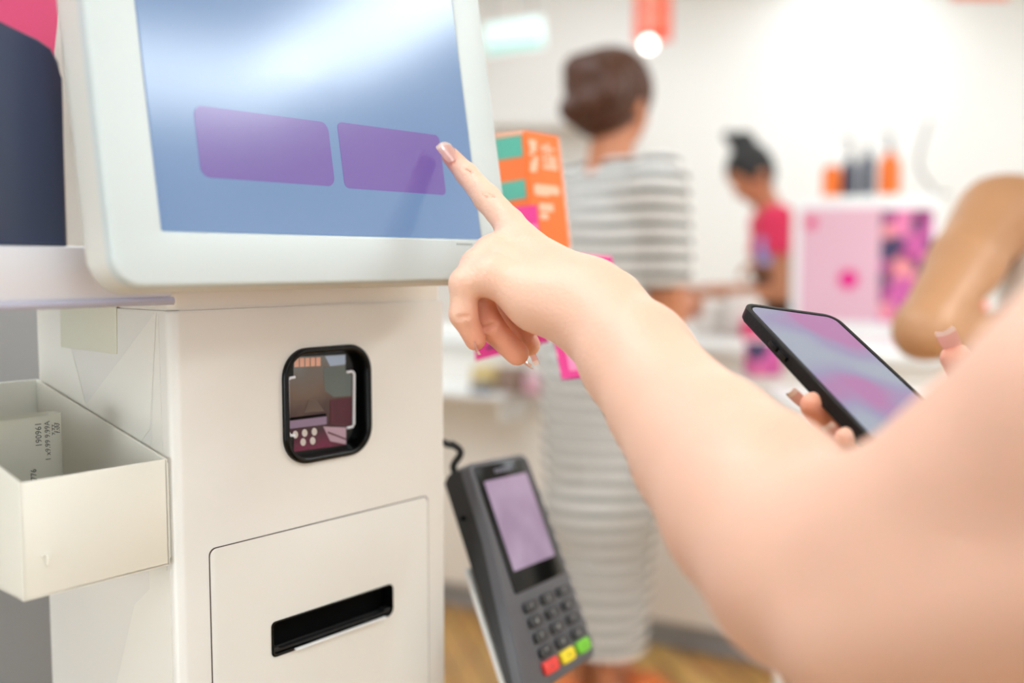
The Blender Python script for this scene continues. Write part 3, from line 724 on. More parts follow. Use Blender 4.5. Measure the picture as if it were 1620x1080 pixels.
# angled white support strip from the cabinet under the terminal
s0 = TFm.p(T(.006), T(-.09), T(-.028)); s1 = TFm.p(T(-.012), T(-.33), T(-.030))
st = thing('terminal_bracket', (s1.x, s1.y, s1.z), 'white angled bracket holding the card terminal to the checkout cabinet', 'bracket')
bm = bmesh.new(); BF = Fr(TFm.p(T(.0), T(-.1), T(-.034)), TFm.x, TFm.y, TFm.z)
box(bm, BF, T(-.006), T(.05), T(-.30), T(.02), -.009, -.003, .002); obj('back_plate', bm, M['white'], st)
bm = bmesh.new(); q0 = KF.p(.2484, .905, -.12)
box(bm, Fr(KF.o, KF.x, KF.y, KF.z), .2484, .325, .885, .925, -.14, -.10, .003); obj('side_arm', bm, M['kiosk'], st)

# ------------------------------------------------------------------ promotional cards behind the screen's right edge
def slab(name, quad, t, m, parent=None, r=0):
    """a thin board with four given corners (top left, top right, bottom right, bottom left)"""
    q = [Vector(v) for v in quad]; n = (q[1] - q[0]).cross(q[3] - q[0]).normalized() * t
    bm = bmesh.new(); a = [bm.verts.new(v) for v in q]; b = [bm.verts.new(v + n) for v in q]
    bm.faces.new(a); bm.faces.new(b[::-1])
    for i in range(4): bm.faces.new((a[i], a[(i + 1) % 4], b[(i + 1) % 4], b[i]))
    return obj(name, bm, m, parent)
def quadpt(q, u, v, lift=0.0):
    q = [Vector(x) for x in q]; n = -(q[1] - q[0]).cross(q[3] - q[0]).normalized() * lift
    return (q[0].lerp(q[1], u)).lerp(q[3].lerp(q[2], u), v) + n
def patch(name, q, u0, u1, v0, v1, m, parent, lift=.0008):
    return slab(name, [quadpt(q, u0, v0, lift), quadpt(q, u1, v0, lift), quadpt(q, u1, v1, lift), quadpt(q, u0, v1, lift)], .0003, m, parent)
def blobs(name, q, spots, m, parent):
    bm = bmesh.new(); Q = [Vector(x) for x in q]; X = (Q[1] - Q[0]).normalized(); Y = (Q[0] - Q[3]).normalized()
    for (u0, v0, u1, v1) in spots:
        a = quadpt(q, u0, v1, .0006); b = quadpt(q, u1, v0, .0006)
        w_, h_ = (b - a).dot(X), (b - a).dot(Y)
        F = Fr(a, X, Y); r = min(abs(w_), abs(h_)) * .35; prism(bm, F, rrect(0, w_, 0, h_, r, 3), 0, .0004)
    return obj(name, bm, m, parent)
OZ = .93
qs = [P(770, 214, OZ + .03), P(829, 206, OZ), P(846, 372, OZ), P(790, 384, OZ + .03)]
qf = [P(829, 206, OZ), P(884, 216, OZ + .045), P(903, 392, OZ + .045), P(846, 410, OZ)]
qs[2] = P(846, 410, OZ); qs[3] = P(792, 422, OZ + .03)
oc = thing('leaflet_holder', Vector(qf[3]), 'tall orange leaflet box with teal patches beside the touch screen', 'leaflet box')
bm = bmesh.new(); bx = [Vector(v) for v in (qf[0], qf[1], qf[2], qf[3])]
back_t = Vector(qf[1]) + (Vector(qs[0]) - Vector(qf[0])); back_b = Vector(qf[2]) + (Vector(qs[3]) - Vector(qf[3]))
vs = [bm.verts.new(v) for v in (Vector(qs[0]), Vector(qf[0]), Vector(qf[1]), back_t, Vector(qs[3]), Vector(qf[3]), Vector(qf[2]), back_b)]
for f_ in ((0, 1, 2, 3), (7, 6, 5, 4), (0, 4, 5, 1), (1, 5, 6, 2), (2, 6, 7, 3), (3, 7, 4, 0)): bm.faces.new([vs[i] for i in f_])
obj('box_body', bm, M['orange'], oc)
patch('side_panel', qs, .02, .97, .02, .98, M['orange_side'], oc, .0005)
patch('teal_patch', qs, .05, .93, .035, .20, M['teal'], oc, .0010)
patch('teal_patch', qs, .05, .93, .375, .52, M['teal'], oc, .0010)
patch('edge_band', qs, .0, .99, .0, .03, M['peach'], oc, .0010)
patch('edge_band', qf, .955, 1.0, .0, 1.0, M['peach'], oc, .0006)
blobs('glyph_print', qf, [(.08, .07, .30, .11), (.10, .11, .28, .16), (.06, .17, .18, .19), (.18, .2, .3, .24), (.08, .24, .28, .29), (.05, .29, .24, .32),
                          (.42, .10, .52, .15), (.56, .08, .66, .17), (.70, .12, .82, .14), (.44, .17, .50, .26), (.56, .19, .84, .205), (.56, .22, .84, .235), (.56, .25, .84, .265), (.42, .28, .86, .295),
                          (.12, .45, .84, .505), (.22, .60, .70, .635), (.22, .665, .45, .70)], M['peach'], oc)
qL = [P(745, 335, .915), P(849, 324, .925), P(868, 540, .925), P(752, 571, .915)]
mc = slab('promotional_card', qL, .002, M['magenta']); mc['label'] = 'magenta card hanging behind the curled fingers, under the orange leaflet box'; mc['category'] = 'card'; mc['group'] = 'magenta promotional cards'
def reloc(o): pass
patch('pale_print', qL, .70, .97, .14, .60, M['pinkpale'], mc); patch('dark_foot_line', qL, .15, .85, .925, .94, M['navy'], mc)
qR = [P(850, 396, .905), P(968, 405, .935), P(995, 588, .935), P(890, 600, .905)]
mc2 = slab('promotional_card', qR, .002, M['magenta']); mc2['label'] = 'magenta card behind the wrist in front of the striped dress'; mc2['category'] = 'card'; mc2['group'] = 'magenta promotional cards'
patch('pale_print', qR, .12, .90, .14, .94, M['pinkpale'], mc2)
# a clear wire stand that carries box and cards, fixed to the cabinet's back
ws = thing('card_stand', KF.p(.26, 1.0, -.17), 'thin white stand behind the cabinet carrying the orange box and magenta cards', 'stand')
bm = bmesh.new(); tube(bm, [KF.p(.20, 1.04, -.197), KF.p(.30, 1.12, -.22), Vector(quadpt(qL, .4, .5, -.012))], .003, 8); obj('support_rod', bm, M['white'], ws)
bm = bmesh.new(); tube(bm, [Vector(quadpt(qL, .4, .5, -.012)), Vector(quadpt(qL, .7, .12, -.008)), Vector(quadpt(qs, .8, .8, -.006))], .0025, 8); tube(bm, [Vector(quadpt(qL, .4, .5, -.012)), Vector(quadpt(qR, .4, .3, -.006))], .0025, 8); obj('card_wire', bm, M['white'], ws)

# ------------------------------------------------------------------ phone
PT = Vector((0.15504762, 0.65980286, 1.1061778)); PX = (Vector((0.22158476, 0.68613389, 1.09673748)) - PT).normalized()
PD = (Vector((0.19504417, 0.53495079, 1.03984226)) - PT); PY = -(PD - PX * PD.dot(PX)).normalized()
PF = Fr(PT, PX, PY)
if PF.z.dot(Vector((0, -1, 0.2))) < 0: pass
pn = PF.z
W_, L_ = .0725, .150
ph = thing('mobile_phone', PF.p(W_ / 2, -L_ / 2, -.005), 'mobile phone in a black case held in the right hand', 'phone')
sgn = 1
bm = bmesh.new(); ring(bm, PF, rrect(-.0028, W_ + .0028, -L_ - .0028, .0028, .0105, 8), rrect(.0002, W_ - .0002, -L_ + .0002, -.0002, .008, 8), -.0058, .0008, .0006, 3)
obj('case_rim', bm, M['rubber'], ph)
bm = bmesh.new(); prism(bm, PF, rrect(-.0027, W_ + .0027, -L_ - .0027, .0027, .0105, 8), -.0078, -.0055, .0010, 3); obj('case_back', bm, M['rubber'], ph)
bm = bmesh.new(); prism(bm, PF, rrect(0, W_, -L_, 0, .008, 8), -.0055, .0002, .0003); obj('front_glass', bm, M['black'], ph)
bm = bmesh.new(); prism(bm, PF, rrect(.0016, W_ - .0016, -L_ + .0016, -.0016, .0065, 8), .0001, .0005); obj('phone_display', bm, M['phonescreen'], ph)
for y0 in (-.042, -.0535):
    bm = bmesh.new(); box(bm, PF, -.0046, -.0024, y0 - .0092, y0, -.0050, -.0020, .0005); obj('volume_button', bm, M['rubber'], ph)

# ------------------------------------------------------------------ people
def nail(center, tipdir, normal, length, width, parent, m='nail', name='fingernail'):
    t = Vector(tipdir).normalized(); n = Vector(normal); n = (n - t * n.dot(t)).normalized(); s = t.cross(n)
    bm = bmesh.new(); g = []; NU, NV = 8, 10
    for j in range(NV + 1):
        v = j / NV; row = []
        w_ = width * (0.80 + .2 * math.sin(min(1, v * 1.6) * PI / 2)) * (1 if v < .86 else math.sqrt(max(0, 1 - ((v - .86) / .17) ** 2)) * .35 + .65)
        for i in range(NU + 1):
            u = i / NU * 2 - 1
            p = Vector(center) + t * (v - .5) * length - t * (0.10 * length * u * u if v < .3 else 0) * (1 - v / .3 if v < .3 else 0) * -1 + s * u * w_ / 2 - n * (u * u * width * .20 + (v - .4) ** 2 * length * .12)
            row.append(bm.verts.new(p))
        g.append(row)
    for j in range(NV):
        for i in range(NU):
            f = bm.faces.new((g[j][i], g[j][i + 1], g[j + 1][i + 1], g[j + 1][i])); f.material_index = 1 if j >= NV - 2 else 0
    bmesh.ops.solidify(bm, geom=list(bm.faces), thickness=0.0006)
    return obj(name, bm, [M[m], M['nailtip']], parent, 60)

class Figure:
    """skeleton of a standing person H tall, local x to the person's right, y forward, placed at loc and turned by yaw"""
    def __init__(s, H, loc, yaw, lean=0.0, headturn=0.0, nod=0.0):
        s.H, s.loc, s.yaw, s.lean, s.ht, s.nod = H, np.array([loc[0], loc[1], 0.0]), math.radians(yaw), lean, math.radians(headturn), math.radians(nod)
    def w(s, x, y, z):
        """local fractions of the height -> world"""
        y = y + s.lean * max(0, z - .52); H = s.H
        c, q = math.cos(s.yaw), math.sin(s.yaw)
        return s.loc + np.array([(x * c - y * q) * H, (x * q + y * c) * H, z * H])
    def h(s, x, y, z):
        """a point of the head, turned and nodded about the neck"""
        z0 = .88; dz = z - z0; c, q = math.cos(s.nod), math.sin(s.nod)
        y, dz = y * c + dz * q, dz * c - y * q
        c, q = math.cos(s.ht), math.sin(s.ht)
        return s.w(x * c - y * q, x * q + y * c, z0 + dz)
    def axes(s, head=False):
        o = s.w(0, 0, 0)
        if head: o = s.h(0, 0, .93); return np.array([unit(s.h(.1, 0, .93) - o), unit(s.h(0, .1, .93) - o), unit(s.h(0, 0, 1.03) - o)])
        return np.array([unit(s.w(.1, 0, 0) - o), unit(s.w(0, .1, 0) - o), [0, 0, 1.0]])
    def trunk(s):
        H, A = s.H, s.axes(); w = s.w
        return [Ell(w(0, 0, .53), (.105 * H, .070 * H, .07 * H), A, .03), Cap(w(0, 0, .55), w(0, 0, .66), .082 * H, .078 * H, A[1], 1.35, .03),
                Ell(w(0, 0.005, .72), (.098 * H, .066 * H, .10 * H), A, .03), Cap(w(-.085, 0, .795), w(.085, 0, .795), .036 * H, .036 * H, None, 1, .03),
                Cap(w(0, -.006, .80), s.h(0, .004, .89), .036 * H, .032 * H, None, 1, .02)]
    def head(s):
        H, A, h = s.H, s.axes(True), s.h
        P_ = [Ell(h(0, .000, .943), (.047 * H, .058 * H, .054 * H), A, .01), Ell(h(0, .020, .913), (.038 * H, .040 * H, .047 * H), A, .02),
              Ell(h(0, .040, .882), (.018 * H, .017 * H, .014 * H), A, .015), Cap(h(0, .058, .930), h(0, .070, .907), .005 * H, .0085 * H, None, 1, .008),
              Cap(h(-.013, .052, .893), h(.013, .052, .893), .005 * H, .005 * H, None, 1, .005)]
        for q in (-1, 1): P_.append(Ell(h(q * .047, -.002, .918), (.006 * H, .014 * H, .020 * H), A, .004))
        return P_
    st = 1.0; fat = 1.0
    def legs(s):
        H, L = s.H, []; w = lambda x, y, z: s.w(x * s.st, y, z)
        for q in (-1, 1):
            L += [Cap(w(q * .055, 0, .52), w(q * .052, .005, .28), .056 * H, .034 * H, None, 1, .02), Cap(w(q * .052, .005, .28), w(q * .05, -.012, .05), .034 * H, .021 * H, None, 1, .02),
                  Ell(w(q * .052, -.022, .20), (.027 * H, .030 * H, .06 * H), s.axes(), .02), Cap(w(q * .05, -.012, .024), w(q * .058, .085, .016), .021 * H, .016 * H, None, 1, .015)]
        return L
    def arm(s, q, elbow, wrist):
        H, w = s.H, s.w; S = w(q * .112, 0, .795); e, r = np.array(elbow), np.array(wrist)
        m1 = e + (r - e) * .3; H = H * s.fat
        return [Cap(S, S + (e - S) * .45, .035 * H, .030 * H, None, 1, .03), Cap(S + (e - S) * .45, e, .030 * H, .024 * H, None, 1, .02),
                Cap(e, m1, .024 * H, .0245 * H, None, 1, .015), Cap(m1, r, .0245 * H, .0155 * H, None, 1, .015)]
    def face(s, parent, dark='hairk'):
        for q in (-1, 1):
            bm = bmesh.new(); bmesh.ops.create_icosphere(bm, subdivisions=2, radius=.0065 * s.H, matrix=Matrix.Translation(Vector(s.h(q * .018, .0535, .930)))); obj('eye', bm, M['hairk'], parent, 180)
        bm = bmesh.new(); tube(bm, [Vector(s.h(-.012, .0555, .8935)), Vector(s.h(0, .0585, .894)), Vector(s.h(.012, .0555, .8935))], .0035 * s.H, 8); obj('lips', bm, M['crimson'], parent, 180)

def hand_prims(r, d, palm, thumb, L=.18, curl=.35):
    """a relaxed hand: r wrist, d direction of the fingers, palm normal, thumb side; returns palm pieces and finger chains"""
    r, d = np.asarray(r, float), unit(d); n = unit(np.asarray(palm) - d * (np.asarray(palm) @ d)); t = unit(np.asarray(thumb) - d * (np.asarray(thumb) @ d) - n * (np.asarray(thumb) @ n))
    k = L / .18; mc_ = r + d * .088 * k
    pl = [Cap(r, r + d * .03 * k, .022 * k, .026 * k, n, 1.3, .015), Cap(r + d * .035 * k - t * .012 * k, mc_ - t * .022 * k, .018 * k, .015 * k, n, 1.25, .012), Cap(r + d * .035 * k + t * .012 * k, mc_ + t * .020 * k, .018 * k, .015 * k, n, 1.25, .012)]
    ch = []
    for i, (off, ln) in enumerate(((.030, .072), (.010, .080), (-.010, .074), (-.029, .058))):
        p = mc_ + t * off * k; a = 0.1; c = [Cap(r + d * .05 * k + t * off * .6 * k, p, .011 * k, .0095 * k, None, 1, .006)]; rr = .0092 * k
        for sgm in (.46, .30, .24):
            a += curl * (1 + .12 * i); q = p + (d * math.cos(a) + n * math.sin(a)) * ln * sgm * k; c.append(Cap(p, q, rr, rr * .9, None, 1, .004)); p = q; rr *= .9
        ch.append(c)
    p0 = r + d * .02 * k + t * .018 * k; p1 = p0 + (d * .6 + t * .7 + n * .25) * .038 * k; p2 = p1 + (d * .85 + t * .3 + n * .3) * .032 * k; p3 = p2 + (d * .95 + t * .05 + n * .3) * .026 * k
    ch.append([Cap(p0, p1, .014 * k, .0115 * k, None, 1, .01), Cap(p1, p2, .0115 * k, .010 * k, None, 1, .005), Cap(p2, p3, .010 * k, .0085 * k, None, 1, .005)])
    return pl, ch

# ---- the shopper: left arm points at the screen, right hand holds the phone
fL = {}
E_ = P(1285, 896, .42)
armL = [Cap(P(1390, 985, .385), P(1800, 900, .315), .043, .052, None, 1, .02), Cap(P(2480, 60, .25), P(1780, 660, .315), .050, .047, None, 1, .02), Cap(P(1780, 660, .315), P(1462, 868, .375), .047, .0425, None, 1, .01),
        Cap(P(1462, 868, .375), E_, .0425, .0445, None, 1, .008), Cap(E_, P(1196, 797, .465), .0445, .0415, None, 1, .010), Cap(P(1196, 797, .465), P(1120, 712, .51), .0415, .0362, None, 1, .02),
        Cap(P(1120, 712, .51), P(1060, 643, .55), .0362, .0305, None, 1, .02), Cap(P(1060, 643, .55), P(1006, 565, .585), .0305, .0298, None, 1, .02),
        Cap(P(1006, 565, .585), P(958, 508, .618), .0298, .0248, None, 1, .02), Cap(P(958, 508, .618), P(925, 470, .628), .0245, .0235, None, 1, .02)]
palmL = [Cap(P(935, 462, .632), P(815, 378, .672), .0175, .0118, None, 1, .014), Cap(P(930, 474, .628), P(783, 404, .662), .018, .0126, None, 1, .014),
         Cap(P(925, 484, .622), P(762, 425, .648), .0185, .0118, None, 1, .014), Cap(P(850, 475, .627), P(778, 436, .632), .0170, .0112, None, 1, .010),
         Cap(P(925, 497, .618), P(850, 475, .627), .0215, .0170, None, 1, .014), Cap(P(915, 478, .650), P(850, 440, .672), .017, .013, None, 1, .014)]
def chain(pts, k=.004): return [Cap(P(*a[:3]), P(*b[:3]), a[3], b[3], None, 1, k) for a, b in zip(pts, pts[1:])]
iTip = (713, 247, .7120, .0064)
palmL += [Ell(P(812, 372, .664), (.0085, .0085, .0075), None, .008), Ell(P(776, 396, .655), (.0088, .0088, .0080), None, .008), Ell(P(750, 420, .642), (.0085, .0085, .0080), None, .008),
          Ell(P(972, 462, .612), (.012, .012, .010), None, .012), Cap(P(905, 425, .634), P(826, 378, .662), .005, .0035, None, 1, .006), Cap(P(895, 448, .618), P(792, 400, .645), .005, .0035, None, 1, .006)]
fingersL = [
    (chain([(834, 392, .666, .0120), (806, 354, .677, .0104), (771, 314, .690, .0094), (738, 275, .7015, .0077), iTip], .003), .006),
    (chain([(783, 406, .662, .0118), (792, 460, .674, .0088), (812, 499, .679, .0082), (837, 545, .681, .0077)]), .008),
    (chain([(762, 425, .648, .0115), (752, 462, .652, .0094), (776, 517, .652, .0088), (818, 559, .658, .0080)]), .008),
    (chain([(778, 436, .632, .0108), (735, 448, .634, .0095), (733, 497, .636, .0085), (752, 538, .642, .0068)]), .008),
    (chain([(900, 478, .652, .0165), (860, 487, .672, .0120), (836, 505, .684, .0098), (816, 498, .694, .0085)]), .012)]
# right hand under the phone
Wr = P(1640, 840, .555)
mR = [(1490, 690, .628), (1503, 728, .605), (1518, 766, .583), (1535, 800, .562)]
palmR = [Cap(Wr, P(*m_), .021, .0125, None, 1, .016) for m_ in mR]
fingersR = [
    (chain([(1490, 690, .628, .0115), (1405, 700, .610, .0092), (1326, 682, .592, .0086), (1287, 641, .584, .0080)]), .008),
    (chain([(1503, 728, .605, .0115), (1440, 765, .585, .0092), (1376, 742, .566, .0086), (1342, 697, .556, .0080)]), .008),
    (chain([(1518, 766, .583, .0115), (1470, 810, .568, .0090), (1425, 800, .552, .0082), (1400, 758, .545, .0072)]), .008),
    (chain([(1535, 800, .562, .0105), (1500, 850, .548, .0082), (1468, 850, .535, .0074), (1445, 815, .528, .0065)]), .008),
    (chain([(1630, 800, .57, .0175), (1580, 690, .600, .0125), (1540, 615, .606, .0105), (1512, 566, .606, .0090)]), .012)]
user = Figure(1.49, (0.376, 0.375), math.degrees(math.atan2(.757, .654)), 0.0, headturn=12, nod=12)
eR = V3(.50, .47, .90)
S_r = user.w(.112, 0, .795)
armR = [Cap(S_r, eR, .048, .038, None, 1, .03), Cap(eR, eR + (Wr - eR) * .35, .038, .037, None, 1, .02), Cap(eR + (Wr - eR) * .35, Wr, .037, .0225, None, 1, .02)]
fx = axis_coords(-0.075, 0.84, .006, [(-0.062, 0.075, .0013), (.14, .275, .0018)])
fy = axis_coords(0.05, 0.76, .006, [(.54, .735, .0014)])
fz = axis_coords(-0.01, 1.53, .007, [(.985, 1.06, .0018), (1.06, 1.255, .0013)])
F_ = Field(fx, fy, fz)
for q in user.trunk() + user.head() + user.legs() + [Cap(user.w(-.085, 0, .795), P(2480, 60, .25), .048, .050, None, 1, .03)] + armL + armR + palmL + palmR: F_.add(q)
base = F_.f.copy()
for ch, k in fingersL + fingersR: F_.add_chain(base, ch, k)
def crease(a, b, r=.0013): F_.sub(Cap(P(*a), P(*b), r, r))
for a, b in (((708, 474, .622), (736, 476, .622)), ((712, 506, .627), (742, 500, .627)), ((752, 470, .642), (772, 476, .641)), ((764, 520, .6432), (792, 510, .6432)),
             ((785, 460, .640), (750, 452, .634)), ((790, 500, .668), (812, 494, .668))): crease(a, b, .0016)
for a, b in (((764, 302, .6800), (784, 314, .6790)), ((762, 308, .6805), (780, 320, .6795)), ((732, 266, .6935), (748, 274, .6930))): crease(a, b, .0009)
shopper = thing('person', user.w(0, 0, 0), 'person pointing a bare arm at the touch screen, phone in the other hand', 'person')
blush(M['skin'], [(P(785, 540, .655), .018, .048), (P(1300, 655, .585), .012, .045), (P(1508, 560, .605), .008, .03), (P(715, 248, .71), .004, .022)], lin(238, 170, 142))
body_obj('body', F_, M['skin'], shopper, 3)
del base
def toward_cam(p): return unit(CC - np.asarray(p))
# index nail on the back of the finger, turned to the camera and a little to the right
a_, b_ = P(733, 272, .702), P(*iTip[:3]); td = unit(b_ - a_)
nrm = unit(toward_cam(b_) + .30 * CR + .25 * CU)
nail(P(710, 238, .7038), td + .10 * nrm, nrm, .0205, .0115, shopper)
nail(P(749, 548, .639), unit(P(752, 545, .64) - P(733, 500, .636)), -CR - .2 * CU - .1 * CF, .012, .009, shopper)
nail(P(826, 573, .660), unit(P(838, 586, .663) - P(809, 562, .657)), -CU - .4 * CR + .3 * CF, .0155, .009, shopper)
nail(P(846, 560, .682), unit(P(850, 575, .682) - P(836, 548, .680)), CF * .5 + CR, .0150, .009, shopper)
nail(P(1264, 636, .588), unit(P(1250, 617, .584) - P(1286, 648, .584)), -CR * .8 - .5 * CU - .75 * CF, .0165, .0095, shopper)
nail(P(1319, 692, .560), unit(P(1307, 672, .556) - P(1334, 706, .556)), -CR * .9 - .2 * CU - .75 * CF, .0165, .0095, shopper)
nail(P(1502, 541, .600), unit(P(1493, 528, .600) - P(1512, 566, .606)), toward_cam(P(1502, 541, .6)) * 1.0 - .25 * CR + .2 * CU, .0165, .0120, shopper)
user.face(shopper)

def garment(name, prims, cuts, grow, m, parent, lo, hi, step, subs=()):
    f = Field(axis_coords(lo[0], hi[0], step), axis_coords(lo[1], hi[1], step), axis_coords(lo[2], hi[2], step))
    for p in prims: f.add(p)
    f.f -= grow
    for p, n in cuts: f.cut(p, n)
    for p in subs: f.sub(p)
    return body_obj(name, f, m, parent, 2)
def hair(fig, name, m, parent, extra=(), grow=.012, low=.89, step=.006):
    H, A, h = fig.H, fig.axes(True), fig.h
    pr = [Ell(h(0, -.004, .946), (.048 * H, .058 * H, .055 * H), A, .01), Ell(h(0, -.022, .925), (.043 * H, .038 * H, .045 * H), A, .02)] + list(extra)
    c = h(0, 0, .93); R_ = .14 * H
    # open over the face
    f = Field(axis_coords(c[0] - R_, c[0] + R_, step), axis_coords(c[1] - R_, c[1] + R_, step), axis_coords(c[2] - R_, c[2] + R_, step))
    for p in pr: f.add(p)
    f.f -= grow
    f.sub(Ell(h(0, .075, .912), (.044 * H, .055 * H, .056 * H), A))
    return body_obj(name, f, m, parent, 2)
T_ = user
garment('tank_top', T_.trunk()[:3] + [Cap(T_.w(-.05, 0, .80), T_.w(-.05, 0, .74), .034 * 1.5, .04 * 1.5, None, 1, .03), Cap(T_.w(.05, 0, .80), T_.w(.05, 0, .74), .034 * 1.5, .04 * 1.5, None, 1, .03)],
        [(T_.w(0, 0, .80), V3(0, 0, 1)), (T_.w(0, 0, .50), V3(0, 0, -1))], .008, M['whitecloth'], shopper, T_.w(0, 0, .6) - .35, T_.w(0, 0, .7) + .33, .008)
garment('trousers', T_.legs() + [T_.trunk()[0]], [(T_.w(0, 0, .56), V3(0, 0, 1)), (T_.w(0, 0, .06), V3(0, 0, -1))], .012, M['blackcloth'], shopper, np.append(T_.loc[:2] - .3, -.01), np.append(T_.loc[:2] + .3, .95), .01)
hair(T_, 'hair', M['hairb'], shopper, [Cap(T_.h(0, -.04, .90), T_.h(0, -.045, .80), .05, .04, None, 1, .03)])

def person(label, fig, skin, arms, group=None, step=.011, facep=True, slim=None):
    root = thing('person', fig.w(0, 0, 0), label, 'person')
    pr = fig.trunk() + fig.head() + (fig.legs() if not slim else [Cap(p.a, p.b, p.ra * slim, p.rb * slim, None, 1, .02) if isinstance(p, Cap) else p for p in fig.legs()]); chains = []
    for q, e, r, d, palm, th in arms:
        pr += fig.arm(q, e, r); a, c = hand_prims(r, d, palm, th, .108 * fig.H); pr += a; chains += c
    lo = np.min([p.box()[0] for p in pr] + [p.box()[0] for c in chains for p in c], 0) - .03
    hi = np.max([p.box()[1] for p in pr] + [p.box()[1] for c in chains for p in c], 0) + .03
    fine = [[], [], []]
    for i in range(3):
        for q, e, r, d, palm, th in arms:
            c = np.asarray(r) + unit(d) * .09; fine[i].append((c[i] - .10, c[i] + .10, .0045))
        c = fig.h(0, .02, .93); fine[i].append((c[i] - .12, c[i] + .12, .006))
    f = Field(*[axis_coords(lo[i], hi[i], step, fine[i]) for i in range(3)])
    for p in pr: f.add(p)
    b = f.f.copy()
    for c in chains: f.add_chain(b, c, .008)
    body_obj('body', f, skin, root, 2)
    if facep: fig.face(root)
    return root

# ---- woman in the striped dress, back to us
W1 = Figure(1.66, (.228, 2.53), -58, 0.05, headturn=14, nod=4)
W1.st = .62
e1, r1 = V3(.392, 2.47, 1.005), V3(.455, 2.64, 1.035)
el, rl = W1.w(-.155, .0, .60), W1.w(-.10, .16, .62)
p1 = person('person with brown hair in a grey striped long dress, seen from behind', W1, M['skin2'],
            [(1, e1, r1, V3(.35, .9, -.02), V3(-.3, 0, -1), V3(-1, 0, .3)), (-1, el, rl, V3(0, 1, .1), V3(0, 0, -1), V3(1, 0, 0))], slim=.8)
hair(W1, 'hair', M['hairb'], p1, [Ell(W1.h(.046 * math.cos(t * 2.4) * math.sin(.5 + t * .17), -.02 - .05 * abs(math.sin(t * 1.7)), .935 + .032 * math.cos(.3 + t * .21)), (.024, .026, .024), None, .02) for t in range(14)] + [Ell(W1.h(0, -.045, .945), (.062, .055, .066), None, .03), Ell(W1.h(-.01, -.03, .905), (.055, .05, .05), None, .03)], .012)
H = W1.H; A = W1.axes(); dress = W1.trunk()[:3] + [Cap(W1.w(q * .03, 0, .812), W1.w(q * .088, 0, .780), .030 * 1.66, .033 * 1.66, None, 1, .03) for q in (-1, 1)] + [Cap(W1.w(-.06, 0, .793), W1.w(.06, 0, .793), .037 * 1.66, .037 * 1.66, None, 1, .03)] + [
    Ell(W1.w(0, 0, .53), (.098 * H, .074 * H, .09 * H), A, .03),
    Cap(W1.w(0, 0, .50), W1.w(0.0, .0, .30), .088 * H, .080 * H, None, 1.0, .03), Cap(W1.w(0, 0, .30), W1.w(.010, 0, .07), .080 * H, .062 * H, None, 1.0, .03)]
Sh = W1.w(.112, 0, .795); slv = [Cap(Sh, Sh + (e1 - Sh) * .62, .040 * H, .036 * H, None, 1, .02)]
Shl = W1.w(-.112, 0, .795); slvl = [Cap(Shl, Shl + (el - Shl) * .62, .040 * H, .036 * H, None, 1, .02)]
garment('striped_dress', dress + slv + slvl, [(W1.w(0, 0, .838), V3(0, 0, 1)), (W1.w(0, 0, .083), V3(0, 0, -1))], .008, M['stripes'], p1, W1.w(0, 0, 0) - V3(.42, .3, -.05), W1.w(0, 0, .9) + V3(.42, .3, 0), .010,
        subs=[Cap(Sh + (e1 - Sh) * .84, Sh + (e1 - Sh) * 1.6, .055, .06), Cap(Shl + (el - Shl) * .84, Shl + (el - Shl) * 1.6, .055, .06)])
for q in (-1, 1):
    bm = bmesh.new(); a = Vector(W1.w(q * .05, -.02, 0)); b = Vector(W1.w(q * .058, .095, 0)); F = Fr(a, b - a, Vector((0, 0, 1)).cross(b - a))
    prism(bm, F, rrect(-.035, (b - a).length + .02, -.042, .042, .035, 6), 0, .018, .004); prism(bm, F, rrect(.07, .15, -.044, .044, .02, 5), .018, .068, .012, 3); obj('sandal', bm, M['shoe'], p1)

# ---- staff member behind the counter, red shirt and black hair in a bun
W2 = Figure(1.63, (1.215, 4.25), 82, 0.25, headturn=20, nod=28)
e2, r2 = P(1238, 408, 4.22), P(1224, 418, 4.06); e3, r3 = W2.w(-.15, .03, .62), W2.w(-.05, .22, .62)
fw = W2.axes()[1]
p2 = person('person with a black hair bun and red shirt looking down behind the counter', W2, M['skin2'],
            [(1, e2, r2, fw, V3(0, 0, -1), -W2.axes()[0]), (-1, e3, r3, fw, V3(0, 0, 1), -W2.axes()[0])])
hair(W2, 'hair', M['hairk'], p2, [Ell(W2.h(0, -.035, 1.00), (.045, .042, .045), None, .012), Cap(W2.h(0, -.03, .99), W2.h(.0, -.01, 1.035), .028, .012, None, 1, .02)], .010)
Sr, Sl = W2.w(.112, 0, .795), W2.w(-.112, 0, .795)
garment('red_shirt', W2.trunk()[:4] + [Cap(Sr, Sr + (e2 - Sr) * .6, .042 * 1.64, .036 * 1.64, None, 1, .02), Cap(Sl, Sl + (e3 - Sl) * .6, .042 * 1.64, .036 * 1.64, None, 1, .02)],
        [(W2.w(0, 0, .84), V3(0, 0, 1)), (W2.w(0, 0, .715), V3(0, 0, -1))], .009, M['redcloth'], p2, W2.w(0, 0, .5) - V3(.4, .4, 0), W2.w(0, 0, .9) + V3(.4, .4, 0), .011,
        subs=[Cap(Sr + (e2 - Sr) * .85, Sr + (e2 - Sr) * 1.6, .055, .06), Cap(Sl + (e3 - Sl) * .85, Sl + (e3 - Sl) * 1.6, .055, .06)])
garment('black_trousers', W2.legs() + W2.trunk()[:3], [(W2.w(0, 0, .72), V3(0, 0, 1)), (W2.w(0, 0, .03), V3(0, 0, -1))], .012, M['blackcloth'], p2, W2.w(0, 0, 0) - V3(.35, .35, 0.01), W2.w(0, 0, .7) + V3(.35, .35, 0), .012)
